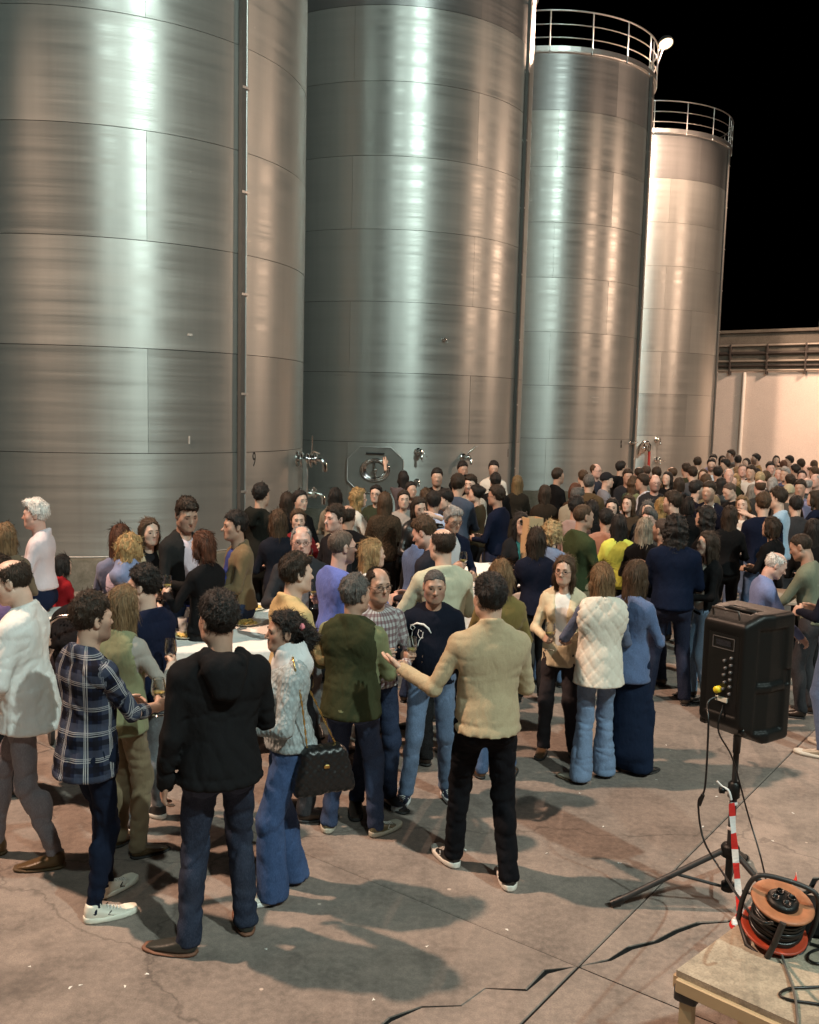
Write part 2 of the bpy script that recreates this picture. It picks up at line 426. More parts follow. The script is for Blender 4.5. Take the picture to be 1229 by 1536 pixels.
# manhole door of the second tank: octagonal plate, oval rim, polished domed door, hinge bar and wing nuts
a, z, M = frame_at(1, 563, 705)
b = MB(); oc = [(-.62, -.34), (-.62, .34), (-.30, .62), (.30, .62), (.62, .34), (.62, -.34), (.30, -.62), (-.30, -.62)]
oc = [(x*.80, y*.98) for x, y in oc]
b.prism(oc, -.09, .022)
mh = fit_obj(1, 'manhole_plate', b, M, plain('manhole_frame_steel', (.34, .35, .33), .38, .75, .08, 5))
b = MB(); b.tube([(x, y, .024) for x, y in oc], .014, 8, closed=True); link('weld_bead', b.mesh('weld_bead', M_GALV), mh)
b = MB()
def oval(r, z): return [(.225*r*math.cos(q*math.pi/18), .29*r*math.sin(q*math.pi/18), z) for q in range(36)]
b.tube(oval(1.05, .05), .028, 10, closed=True); link('rim', b.mesh('rim', M_CHROME), mh)
V = []; F = []
for k, (rr, zz) in enumerate(((1.0, .05), (.97, .075), (.8, .035), (.5, .0), (.2, -.012))): V += oval(rr, zz)
for k in range(4):
    for q in range(36): F.append((k*36+q, k*36+(q+1) % 36, k*36+36+(q+1) % 36, k*36+36+q))
F.append(tuple(range(4*36, 5*36)))
link('manhole_door', mesh_np('manhole_door', V, F, M_CHROME, True), mh)
b = MB(); b.tube([(-.36, -.2, .06), (-.36, .2, .06)], .018, 8); link('hinge_bar', b.mesh('hinge_bar', M_BLACK), mh)
b = MB(); b.tube([(-.22, -.02, .08), (.0, .0, .11), (.2, .03, .08)], .018, 8); b.lathe([(.05, .1), (.05, .14), (.001, .15)], 12); link('clamp', b.mesh('clamp', M_CHROME), mh)
valve(1, 627, 678, 1.0, .7); valve(1, 694, 686, 1.0, 2.3); valve(1, 625, 722, .7, -.5)
valve(1, 665, 509, .5, .4, False, .06)
# double outlet on the flank of tank 9: two flanged valves joined by an upright pipe
a, z, M = frame_at(0, 444, 690)
valve(0, 445, 688, 1.5, 1.4); valve(0, 449, 740, 1.3, 1.2)
b = MB(); b.tube([(-.02, 0, .16), (.3, .0, .17), (.62, .0, .16)], .05, 12); fit_obj(0, 'level_pipe', b, M, M_STEEL)
b = MB(); b.tube([(-.42, .12, .25), (.1, .12, .25)], .012, 8); fit_obj(0, 'gauge_rod', b, M, M_CHROME)
b = MB()
for zz in (.1, .26): b.lathe([(.001, zz), (.13, zz), (.13, zz+.025), (.001, zz+.025)], 20)
fit_obj(0, 'flange', b, M, M_CHROME)
valve(2, 945, 664, .8, 1.2, False)
# outlet of the last tank: red hose and hand valves
valve(3, 985, 660, 1.1, .3); valve(3, 985, 690, 1.1, 1.0)
a, z, M = frame_at(3, 963, 672)
b = MB(); b.tube([(.25, -.12, .18), (-.05, -.12, .3), (-.22, -.02, .34), (-.22, .12, .34), (-.1, .2, .34), (.1, .2, .34)], .07, 10); fit_obj(3, 'outlet_bend', b, M, M_CHROME)
b = MB(); b.tube([(.05, .2, .34), (.6, .2, .36), (1.2, .22, .4)], .05, 10); fit_obj(3, 'hose', b, M, M_RED)
b = MB(); b.lathe([(.001, .1), (.16, .1), (.16, .16), (.001, .16)], 16); b.lathe([(.05, .1), (.05, .3), (.1, .3), (.1, .35), (.001, .35)], 16); fit_obj(3, 'flange', b, M, M_CHROME)
# painted stencil digit 9 and small plates
def stencil(i, px, py, txt, size, mat):
    cu = bpy.data.curves.new('digit', 'FONT'); cu.body = txt; cu.size = size; cu.align_x = 'CENTER'; cu.align_y = 'CENTER'; cu.extrude = .001
    tmp = bpy.data.objects.new('tmp', cu); COL.objects.link(tmp)
    dg = bpy.context.evaluated_depsgraph_get(); me = bpy.data.meshes.new_from_object(tmp.evaluated_get(dg)); bpy.data.objects.remove(tmp)
    me.materials.clear(); me.materials.append(mat)
    a, z = tank_hit(i, px, py)
    for v in me.vertices:
        x, y = v.co.x*.62, v.co.y*1.25
        aa = a+x/TR; r = TR+.006+v.co.z
        v.co = (r*math.cos(aa), r*math.sin(aa), z+y)
    return link('digit', me, tanks[i])
stencil(0, 381, 690, '9', .26, M_BLACK)
stencil(1, 762, 680, '8', .22, plain('faded_paint', (.16, .13, .11), .6))
for (i, px, py) in ((2, 932, 663), (2, 932, 669)):
    a, z, M = frame_at(i, px, py); b = MB(); b.box((0, 0, .006), (.10, .05, .012)); fit_obj(i, 'name_plate', b, M, M_BLACK)
for (i, px, py, sx, sy) in ((2, 893, 596, .02, .28), (2, 893, 603, .02, .22), (3, 1011, 563, .16, .05), (0, 285, 502, .03, .07), (0, 284, 660, .12, .02)):
    a, z, M = frame_at(i, px, py); b = MB(); b.box((0, 0, .005), (sx, sy, .01)); fit_obj(i, 'weld_scar', b, M, plain('scar_steel', (.55, .52, .48), .6, .3))

# ---- pale building closing the yard on the right, with a pipe rack under its parapet
M_WALL = concrete_mat('pale_render', (.78, .68, .61), (.70, .61, .55), .04, .85, False)
M_PAR = concrete_mat('parapet_concrete', (.16, .145, .12), (.10, .09, .075), .5, .9, False)
wd = np.array([.77, -.64]); wd /= np.linalg.norm(wd); wn = np.array([-wd[1], wd[0]])*-1   # wn faces the yard
wp = at_d(1075, 640, 44.0)[:2]
bld = empty('pale_building', (wp[0], wp[1], 0), math.atan2(wd[1], wd[0]), label='pale rendered building with a pipe rack under its parapet, behind the crowd', cat='building')
HW = 6.25
b = MB(); b.box((15, 3.0, (HW-1.5)/2), (50, 6.0, HW-1.5)); b.obj('wall', M_WALL, bld)
b = MB(); b.box((15, 3.0, HW-.70), (50, 6.06, 1.596)); b.obj('parapet', M_PAR, bld)
b = MB(); b.box((15, 3.0, HW+.15), (50.3, 6.4, .12)); b.obj('coping', M_PAR, bld)
M_PIPE = plain('lagged_pipe', (.42, .38, .33), .4, .5, .1, 3); M_PIPE2 = plain('dark_pipe', (.07, .06, .055), .5, .3)
for zz, rad, m_ in ((HW-.45, .05, M_PIPE), (HW-.78, .07, M_PIPE2), (HW-1.12, .05, M_PIPE), (HW-1.32, .05, M_PIPE2), (HW-1.52, .05, M_PIPE)):
    b = MB(); b.tube([(-10, -.12, zz), (40, -.12, zz)], rad, 10); b.obj('pipe', m_, bld)
br = MB(); br.box((0, -.10, HW-1.05), (.06, .22, 1.3)); brm = br.mesh('bracket', M_PIPE2)
for k in range(-4, 14): link('bracket', brm, bld, loc=(k*1.6+.5, 0, 0))
b = MB(); b.tube([(1.15, -.09, 0), (1.15, -.09, HW-1.6)], .08, 10); b.obj('downpipe', plain('white_pipe', (.75, .72, .66), .5), bld)

b = MB(); b.lathe([(.08, 0), (.05, 9.2), (.001, 9.25)], 8); mpq = at_d(1222, 600, 54.0); b.obj('lightning_mast', M_GALV, None, label='thin dark mast rising behind the pale building', cat='mast', loc=(mpq[0], mpq[1], 0))
# ---- floodlights: masts out of the picture (the wall one is added), one bracketed to the third tank's rail
M_HOUS = plain('lamp_housing', (.12, .12, .12), .5, .5)
def lens_mat(name, col, k):
    t = newmat(name); t.set(Base_Color=(.8, .8, .8)); t.b.inputs['Emission Color'].default_value = (*col, 1); t.b.inputs['Emission Strength'].default_value = k; return t.m
L_WARM = lens_mat('lit_sodium_lens', (1, .76, .42), 2.4); L_COOL = lens_mat('lit_cool_lens', COOL, 40)
def flood_head(pos, aim, lens, label, mast=None, s=.5):
    e = empty('floodlight', pos if mast is None else (pos[0], pos[1], 0), label=label, cat='floodlight', group='yard floodlights')
    z = 0 if mast is None else pos[2]
    q = (Vector(aim)-Vector(pos)).to_track_quat('-Z', 'Y').to_matrix().to_4x4(); M = Matrix.Translation((0, 0, z)) @ q
    b = MB(); b.lathe([(.001, .22), (s*.3, .20), (s*.5, .10), (s*.56, 0), (s*.56, -.02), (s*.50, -.02), (s*.5, .0), (.001, .005)], 24); o = b.obj('housing', M_HOUS, e); o.matrix_local = M
    b = MB(); b.lathe([(.001, -.03), (s*.3, -.025), (s*.485, -.012), (s*.485, -.004), (.001, -.004)], 24); o = b.obj('lens', lens, e); o.matrix_local = M
    if mast:
        b = MB(); b.lathe([(.16, 0), (.13, .3), (.09, pos[2]-.2), (.001, pos[2]-.2)], 14); b.obj('mast', M_GALV, e)
    return e
flood_head(FLOODS[0][1], FLOODS[0][2], L_COOL, 'cool white floodlight on a tall mast behind the platform', True)
flood_head(FLOODS[1][1], FLOODS[1][2], L_COOL, 'smaller cool floodlight mast directly behind the platform', True)
flood_head(FLOODS[2][1], FLOODS[2][2], L_WARM, 'warm floodlight mast left of tank 9', True)
flood_head(FLOODS[3][1], FLOODS[3][2], L_WARM, 'warm floodlight mast on the right, nearest the platform', True)
flood_head(FLOODS[4][1], FLOODS[4][2], L_WARM, 'warm floodlight mast on the right, midway along the yard', True)
flood_head(FLOODS[5][1], FLOODS[5][2], L_WARM, 'added warm floodlight mast out of view, brightening the pale building', True)
LP = at_d(999, 65, 32.4); LAIM = (10.5, 24.0, 0.0)
fl = flood_head(tuple(LP), LAIM, L_WARM, 'lit warm floodlight on a bracket at the third tank railing', None, .46)
# bracket from the rail to the lamp
b = MB(); tcx, tcy = TC[2]; aa = math.atan2(LP[1]-tcy, LP[0]-tcx); rp = Vector((tcx+(TR+.06)*math.cos(aa), tcy+(TR+.06)*math.sin(aa), Z0+8*CH+.3))-Vector(LP)
b.tube([tuple(rp), (rp.x*.3, rp.y*.3, rp.z*.4+.02), (0, 0, .1)], .016, 8); b.obj('bracket', M_BLACK, fl)
add_flood(tuple(LP), LAIM, 10500, WARM, .35, 172)
# ================================================================== people: implicit surfaces turned into meshes
from mathutils.bvhtree import BVHTree
f32 = np.float32
def smin(a, b, k):
    h = np.clip(.5+.5*(b-a)/k, 0, 1); return b*(1-h)+a*h-k*h*(1-h)
def smax(a, b, k): return -smin(-a, -b, k)
def seg(P, a, b, ra, rb, n=None, kf=1.0):
    a = np.asarray(a, f32); b = np.asarray(b, f32); ab = b-a; L = float(ab@ab)
    w = P-a
    t = np.clip((w@ab)/max(L, 1e-9), 0, 1)
    w = w-t[:, None]*ab
    if n is not None:
        n = np.asarray(n, f32); w = w+np.outer((w@n)*(kf-1), n)
    return np.sqrt(np.einsum('ij,ij->i', w, w))-(ra+(rb-ra)*t)
def ell(P, c, r):
    q = (P-np.asarray(c, f32))/np.asarray(r, f32); l = np.sqrt(np.einsum('ij,ij->i', q, q))
    return (l-1)*min(r)
def rnoise(P, k, seed):
    """cheap smooth pseudo noise in -1..1"""
    r = np.random.RandomState(seed); s = 0
    for _ in range(3):
        d = r.normal(size=3); d *= k/np.linalg.norm(d); e = r.normal(size=3); e *= k*.7/np.linalg.norm(e)
        s = s+np.sin(P@d.astype(f32)+r.uniform(0, 6)+1.3*np.sin(P@e.astype(f32)+r.uniform(0, 6)))
    return s/3
EDG = [(0, 1), (2, 3), (4, 5), (6, 7), (0, 2), (1, 3), (4, 6), (5, 7), (0, 4), (1, 5), (2, 6), (3, 7)]
CRN = np.array([[(c >> 2) & 1, (c >> 1) & 1, c & 1] for c in range(8)])
def polygonise(fn, lo, hi, h):
    lo = np.asarray(lo, float)-h*1.5; hi = np.asarray(hi, float)+h*1.5
    n = np.maximum(np.ceil((hi-lo)/h).astype(int)+1, 3)
    ax = [lo[i]+h*np.arange(n[i]) for i in range(3)]
    G = np.stack(np.meshgrid(*ax, indexing='ij'), -1).reshape(-1, 3).astype(f32)
    Fv = fn(G).reshape(n).astype(f32)
    Fv = np.where(Fv == 0, 1e-6, Fv); S = Fv < 0
    cnt = np.zeros(n-1, np.int8)
    for c in CRN: cnt += S[c[0]:n[0]-1+c[0], c[1]:n[1]-1+c[1], c[2]:n[2]-1+c[2]]
    act = (cnt > 0) & (cnt < 8); I = np.argwhere(act)
    if len(I) == 0: return np.zeros((0, 3)), np.zeros((0, 4), int)
    cv = np.stack([Fv[I[:, 0]+c[0], I[:, 1]+c[1], I[:, 2]+c[2]] for c in CRN], 1)
    acc = np.zeros((len(I), 3)); num = np.zeros(len(I))
    for a, b in EDG:
        va, vb = cv[:, a], cv[:, b]; x = (va < 0) != (vb < 0)
        t = np.where(x, va/np.where(x, va-vb, 1), 0)
        acc += np.where(x[:, None], CRN[a]+(CRN[b]-CRN[a])*t[:, None], 0); num += x
    V = lo+(I+acc/num[:, None])*h
    idx = -np.ones(n-1, np.int64); idx[act] = np.arange(len(I))
    Q = []
    for d in range(3):
        e1, e2 = (d+1) % 3, (d+2) % 3
        sa = [slice(None)]*3; sb = [slice(None)]*3; sa[d] = slice(0, n[d]-1); sb[d] = slice(1, n[d])
        A, B = S[tuple(sa)], S[tuple(sb)]
        X = np.argwhere(A != B)
        X = X[(X[:, e1] > 0) & (X[:, e2] > 0) & (X[:, e1] < n[e1]-1) & (X[:, e2] < n[e2]-1)]
        if len(X) == 0: continue
        fl = A[X[:, 0], X[:, 1], X[:, 2]]
        def cid(o1, o2):
            Y = X.copy(); Y[:, e1] -= o1; Y[:, e2] -= o2; return idx[Y[:, 0], Y[:, 1], Y[:, 2]]
        q = np.stack([cid(1, 1), cid(0, 1), cid(0, 0), cid(1, 0)], 1)
        q[~fl] = q[~fl][:, ::-1]
        Q.append(q)
    return V, np.concatenate(Q)
UP = np.array([0, 0, 1.0])
def nrm(v): v = np.asarray(v, float); return v/max(1e-9, np.linalg.norm(v))

# ---------------------------------------------------------------- heads (facing +Y, origin between the ears at eye height)
def head_fn(sex, var):
    fem = sex == 'f'; jw = (.94 if fem else 1.05)*(1+.05*math.sin(var*1.7)); nl = 1+.18*math.sin(var*2.3+1); full = 1+.05*math.sin(var*3.1)
    def fn(P):
        d = ell(P, (0, -.012, .032), (.077*full, .098, .088))
        d = smin(d, ell(P, (0, .022, -.042), (.060*jw*full, .070, .078)), .03)
        for s in (-1, 1):
            d = smin(d, seg(P, (s*.047*jw, .0, -.068), (s*.022, .056, -.092), .022, .019), .045)
            d = smin(d, ell(P, (s*.043*full, .047, -.020), (.027, .026, .028)), .03)
        d = smin(d, seg(P, (-.012, .068, -.098), (.012, .068, -.098), .017, .017), .02)
        d = smin(d, seg(P, (-.036, .073, .024), (.036, .073, .024), .015 if fem else .018, .015 if fem else .018), .015)
        for s in (-1, 1): d = smax(d, -seg(P, (s*.026, .101, .003), (s*.040, .096, .003), .0115, .0105), .012)
        d = smin(d, seg(P, (0, .083, .012), (0, .083+(.022 if fem else .027)*nl, -.030), .007, .0098 if fem else .0115), .010)
        for s in (-1, 1): d = smin(d, ell(P, (s*.011, .093, -.034), (.0085, .010, .0075)), .006)
        d = smin(d, seg(P, (-.019, .083, -.0578), (.019, .083, -.0578), .0078, .0078), .010)
        d = smin(d, seg(P, (-.006, .0865, -.0570), (.006, .0865, -.0570), .0070, .0070), .008)
        d = smin(d, seg(P, (-.013, .0855, -.0690), (.013, .0855, -.0690), .0078, .0078), .010)
        d = smax(d, -seg(P, (-.019, .0945, -.0634), (.019, .0945, -.0634), .0026, .0026), .003)
        for s in (-1, 1):
            e = smax(ell(P, (s*.080*full, -.012, -.004), (.011, .021, .034)), -ell(P, (s*.090*full, -.006, -.002), (.008, .012, .022)), .004)
            d = smin(d, e, .006)
        rn = .046 if fem else .056
        d = smin(d, seg(P, (0, -.022, -.07), (0, -.038, -.235), rn, rn*1.12), .025)
        return d
    return fn
def head_tint(V, sex, var, beard):
    T = np.ones((len(V), 4)); x, y, z = V[:, 0], V[:, 1], V[:, 2]
    lip = np.exp(-(((x)/.019)**4+((z+.063)/.0085)**4))*(y > .075)
    T[:, :3] *= 1-lip[:, None]*np.array([.10, .42, .38])*(1.2 if sex == 'f' else .8)
    chk = np.exp(-(((abs(x)-.045)/.022)**2+((z+.025)/.022)**2))*(y > .03)
    T[:, :3] *= 1-chk[:, None]*np.array([.0, .12, .12])
    eyes = np.exp(-(((abs(x)-.033)/.016)**4+((z-.003)/.008)**4))*(y > .06)
    T[:, :3] *= 1-eyes[:, None]*np.array([.18, .24, .24])
    if beard:
        b = 1/(1+np.exp((z+.036-.03*np.clip(abs(x)/.06, 0, 1))/.006))*(z > -.125)*(y > -.005)*(1-lip)
        b *= beard; T[:, :3] = T[:, :3]*(1-b[:, None])+b[:, None]*np.array([.22, .20, .20])
    return T
_hc = {}
def get_head(sex, var, h):
    k = (sex, var, h)
    if k not in _hc: _hc[k] = polygonise(head_fn(sex, var), (-.10, -.125, -.25), (.10, .125, .13), h)
    return _hc[k]
def eye_geo():
    V = []; F = []; M = []
    for s in (-1, 1):
        b = len(V); c = np.array([s*.032, .0738, .003]); r = .0125
        for i in range(1, 6):
            th = math.pi*i/6
            for k in range(10): a = 2*math.pi*k/10; V.append(c+r*np.array([math.sin(th)*math.cos(a), math.cos(th), math.sin(th)*math.sin(a)]))
        V.append(c+np.array([0, r, 0]))
        for i in range(4):
            for k in range(10): F.append((b+i*10+k, b+i*10+(k+1) % 10, b+(i+1)*10+(k+1) % 10, b+(i+1)*10+k)); M.append(1 if i > 0 else 2)
        for k in range(10): F.append((b+50, b+(k+1) % 10, b+k, b+k)); M.append(2)
        F = [f if len(f) == 3 or f[2] != f[3] else f[:3] for f in F]
        # eyebrow
        b = len(V)
        pts = [(s*.014, .091, .0245), (s*.026, .0925, .0278), (s*.038, .088, .0275), (s*.048, .079, .0225)]
        for q, p in enumerate(pts):
            w_ = (.0028, .0036, .0032, .0016)[q]
            for dy, dz in ((.000, -w_), (.004, 0), (.000, w_), (-.006, 0)): V.append(np.array([p[0], p[1]+dy, p[2]+dz]))
        for q in range(3):
            for k in range(4): F.append((b+q*4+k, b+q*4+(k+1) % 4, b+q*4+4+(k+1) % 4, b+q*4+4+k)); M.append(3)
    return np.array(V), F, M
EYES = eye_geo()

# ---------------------------------------------------------------- hair
def hair_fn(style, var):
    rs = var*7+3
    def cap(P, off, zf, ze, zb, top=0.0):
        d = ell(P, (0, -.013, .034+top*.4), (.077+off, .099+off, .090+off+top))
        y = P[:, 1]
        zl = np.where(y > .012, ze+(zf-ze)*np.clip((y-.012)/.07, 0, 1)**.42+.10*np.maximum(0, np.abs(P[:, 0])-.03)*np.clip(y/.06, 0, 1), ze+(zb-ze)*np.clip((-y-.005)/.07, 0, 1))
        zl = zl+.007*rnoise(P, 110, rs)
        return smax(d, (zl-P[:, 2])*.8, .008)
    def strands(P, amp, k=1.0):
        a = np.arctan2(P[:, 0], -P[:, 1]-.01); return amp*np.sin(a*26*k+3*np.sin(P[:, 2]*28+var)+var)+amp*.6*rnoise(P*np.array([1, 1, .3], f32), 120, rs)
    def fn(P):
        if style == 'buzz': return cap(P, .004, .080, -.015, -.055)+.0015*rnoise(P, 150, rs)
        if style == 'short': return smin(cap(P, .009, .082, -.012, -.06, .004), smax(cap(P, .013, .084, .04, .01, .012), -(P[:, 2]-.03), .02), .01)+strands(P, .002)+.005*rnoise(P, 75, rs)+.004*rnoise(P*np.array([1, .5, 1], f32), 210, rs+4)
        if style == 'textured': return smin(cap(P, .008, .080, -.012, -.062), cap(P, .014, .078, .045, .02, .016), .012)+.006*rnoise(P, 95, rs)+.005*rnoise(P, 210, rs+1)
        if style == 'balding':
            d = cap(P, .008, .11, -.012, -.06)+strands(P, .002)
            return smax(d, -ell(P, (0, .035, .105), (.050, .085, .05)), .012)
        if style == 'ring':
            d = cap(P, .007, .12, -.012, -.06)+strands(P, .0015)
            return smax(d, -ell(P, (0, .0, .115), (.068, .088, .075)), .012)
        if style == 'swept':
            return smin(cap(P, .011, .083, -.01, -.062, .004), seg(P, (-.03, .065, .105), (.04, -.02, .125), .03, .03), .03)+strands(P, .0025)+.004*rnoise(P, 80, rs)
        # longer hair: cap + curtain
        if style in ('bob', 'longbob', 'long', 'verylong', 'curly', 'curlylong', 'fringe', 'pony', 'bun'):
            d = cap(P, .014, .098, -.03, -.075, .004)
            L = {'bob': -.10, 'longbob': -.17, 'long': -.30, 'verylong': -.44, 'curly': -.08, 'curlylong': -.20, 'fringe': -.19, 'pony': -.05, 'bun': -.05}[style]
            if style in ('pony', 'bun'):
                if style == 'pony':
                    d = smin(d, seg(P, (.0, -.11, .03), (.02, -.165, -.06), .045, .06), .03); d = smin(d, seg(P, (.02, -.165, -.06), (.03, -.13, -.20), .06, .02), .03)
                    return d+.011*rnoise(P, 85, rs)+.006*rnoise(P, 170, rs+2)
                return smin(d, ell(P, (0, -.115, .06), (.045, .04, .045)), .015)+strands(P, .002)
            for s in (-1, 1):
                d = smin(d, seg(P, (s*.062, .002, .04), (s*.078, .004, -.06), .030, .026), .02)
                d = smin(d, seg(P, (s*.076, -.005, -.05), (s*.072, -.012, max(L, -.28)), .030, .018), .02)
                d = smin(d, seg(P, (s*.040, -.072, 0), (s*.055, -.085, L*.98), .045, .026), .03)
            d = smin(d, seg(P, (0, -.075, .02), (0, -.100, L), .055, .032, (0, 1, 0), 1.2), .03)
            face = ell(P, (0, .082, -.032), (.059, .085, .120)); d = smax(d, -face, .01)
            neck = ell(P, (0, .03, -.2), (.05, .06, .12)); d = smax(d, -neck, .01)
            if style == 'fringe': d = smin(d, seg(P, (-.045, .082, .045), (.045, .082, .045), .016, .016), .015)
            if style.startswith('curly'): return d+.016*rnoise(P, 75, rs)+.008*rnoise(P, 150, rs+2)-.008
            return d+strands(P, .0035)+.004*rnoise(P*np.array([1, 1, .35], f32), 60, rs)
        if style == 'cap':
            d = cap(P, .014, .055, .012, .0, .006); return smin(d, smax(ell(P, (0, .11, .06), (.07, .075, .012)), -(P[:, 1]-.04), .01), .01)
        return cap(P, .009, .070, -.012, -.06)
    return fn
_hr = {}
def get_hair(style, var, h):
    k = (style, var, h)
    if k not in _hr:
        long_ = style in ('long', 'verylong', 'longbob', 'fringe', 'curlylong', 'pony', 'bob', 'curly')
        _hr[k] = polygonise(hair_fn(style, var), (-.14, -.24 if long_ else -.14, -.49 if style == 'verylong' else (-.34 if long_ else -.10)), (.14, .19 if style == 'cap' else .14, .17), h)
    return _hr[k]

def strands_on(V, F, style, dist, seed):
    r = np.random.RandomState(seed); near = dist < 7.5; N = 1500 if near else (600 if dist < 10 else 260); w = .0016 if near else (.0026 if dist < 10 else .004)
    a, b, c = V[F[:, 0]], V[F[:, 1]], V[F[:, 2]]; fn = np.cross(b-a, c-a); VN = np.zeros_like(V)
    for k in range(4): np.add.at(VN, F[:, k], fn)
    VN /= np.maximum(1e-12, np.linalg.norm(VN, axis=1))[:, None]
    i = r.choice(len(V), N); p = V[i]; n = VN[i]
    if style in ('long', 'verylong', 'longbob', 'bob', 'fringe'): L, lift, rnd = .075, .05, .14; base = np.tile([0, -.15, -1.0], (N, 1)); base[p[:, 2] > .09] = [0, -1, -.3]
    elif style in ('curly', 'curlylong', 'pony'): L, lift, rnd = .035, .45, .9; base = np.tile([0, -.3, -.5], (N, 1))
    elif style == 'textured': L, lift, rnd = .020, .35, .5; base = np.tile([0, .2, -.1], (N, 1))
    elif style == 'buzz': L, lift, rnd = .006, .5, .4; base = np.tile([0, .3, -.4], (N, 1))
    elif style == 'bun': L, lift, rnd = .03, .08, .15; base = np.tile([0, -1.0, .3], (N, 1))
    else: L, lift, rnd = .022, .22, .45; base = np.tile([0, .1, -1.0], (N, 1)); base[p[:, 2] > .07] = [.5, .5, 0]
    t = base+r.normal(size=(N, 3))*rnd; t -= n*(t*n).sum(1)[:, None]; t /= np.maximum(1e-9, np.linalg.norm(t, axis=1))[:, None]
    Ls = L*r.uniform(.5, 1.25, N)[:, None]; s = np.cross(t, n); wv = w*r.uniform(.6, 1.4, N)[:, None]
    bend = s*r.normal(size=(N, 1))*.25
    q0 = p-n*.0015; q1 = p+(t*.5+n*lift*.45+bend*.4)*Ls+n*.0015; q2 = p+(t+n*lift*(.5 if L > .05 else 1)+bend)*Ls
    W = np.stack([q0-s*wv, q0+s*wv, q1+s*wv, q1-s*wv, q2+s*wv*.3, q2-s*wv*.3], 1).reshape(-1, 3); o = len(V)+np.arange(N)[:, None]*6
    Q = np.concatenate([o+np.array([[0, 1, 2, 3]]), o+np.array([[3, 2, 4, 5]])])
    return np.concatenate([V, W]), np.concatenate([F, Q])
# ---------------------------------------------------------------- hands (right hand: wrist at 0, fingers +Z, back of the hand +Y, thumb +X)
CURL = {'relax': (22, 30, 22), 'grip': (48, 62, 40), 'open': (6, 10, 8), 'fist': (70, 85, 50), 'point': (60, 80, 50)}
def hand_fn(pose):
    c = CURL[pose]
    fingers = []
    for q, (x, l, r) in enumerate(((.030, .072, .0092), (.010, .080, .0095), (-.010, .074, .0090), (-.029, .058, .0082))):
        cc = (4, 8, 6) if (pose == 'point' and q == 0) else c
        p = np.array([x, 0, .094-.006*abs(q-1)]); ang = 0; fan = (x)*.9; pts = [p.copy()]
        for j, fr in enumerate((.46, .30, .24)):
            ang += R_(cc[j]*(1+.08*q)); d = np.array([math.sin(fan)*(math.cos(ang)), -math.sin(ang), math.cos(ang)*math.cos(fan)]); p = p+d*l*fr; pts.append(p.copy())
        fingers.append((pts, r))
    if pose in ('grip', 'fist', 'point'): th = [np.array([.026, -.006, .028]), np.array([.045, -.028, .055]), np.array([.035, -.050, .078]), np.array([.018, -.056, .092])]
    else: th = [np.array([.026, -.004, .028]), np.array([.050, -.014, .058]), np.array([.058, -.020, .085]), np.array([.060, -.024, .105])]
    fingers.append((th, .0108))
    def fn(P):
        d = seg(P, (.008, 0, .03), (.016, 0, .085), .030, .024, (0, 1, 0), 1.9)
        d = smin(d, seg(P, (-.012, 0, .03), (-.016, 0, .085), .028, .023, (0, 1, 0), 1.9), .015)
        d = smin(d, seg(P, (0, 0, -.09), (0, 0, .02), .032, .026, (0, 1, 0), 1.25), .02)
        d = smin(d, seg(P, th[0], th[1], .018, .013), .012)
        for pts, r in fingers:
            for a, b, k in zip(pts[:-1], pts[1:], (1.0, .95, .88)):
                d = smin(d, seg(P, a, b, r*k, r*k*.94), .004)
        return d
    return fn
_hd = {}
def get_hand(pose, h):
    k = (pose, h)
    if k not in _hd: _hd[k] = polygonise(hand_fn(pose), (-.06, -.10, -.10), (.085, .045, .19), h)
    return _hd[k]

# ---------------------------------------------------------------- shoes (toe +Y, ankle over the origin, sole on z=0)
def shoe_fn(kind, part):
    def fn(P):
        x, y, z = P[:, 0], P[:, 1], P[:, 2]
        w = .046+.010*np.sin(np.clip((y+.07)/.27, 0, 1)*2.6)
        foot = np.maximum(np.abs(x-.004)-w*np.sqrt(np.clip(1-((y-.065)/.155)**4, 0.02, 1)), np.abs(y-.062)-.146)
        if part == 'sole':
            t = .034 if kind in ('sneaker', 'chunky') else .015
            return smax(foot*.9-.003, np.maximum(z-t-.010*np.clip((.0-y)/.09, 0, 1)-.006*np.clip((y-.12)/.1, 0, 1), -z), .006)
        top = .085-.062*np.clip((y+.0)/.19, 0, 1)**.8
        d = smax(foot+.002, np.maximum(z-top, .012-z), .03)
        d = smin(d, seg(P, (0, -.03, .06), (0, -.034, .11 if kind != 'boot' else .16), .042, .043), .02)
        return smax(d, z-(.105 if kind != 'boot' else .16), .004)
    return fn
_sh = {}
def get_shoe(kind, part, h):
    k = (kind, part, h)
    if k not in _sh: _sh[k] = polygonise(shoe_fn(kind, part), (-.07, -.10, -.005), (.075, .22, .17), h)
    return _sh[k]

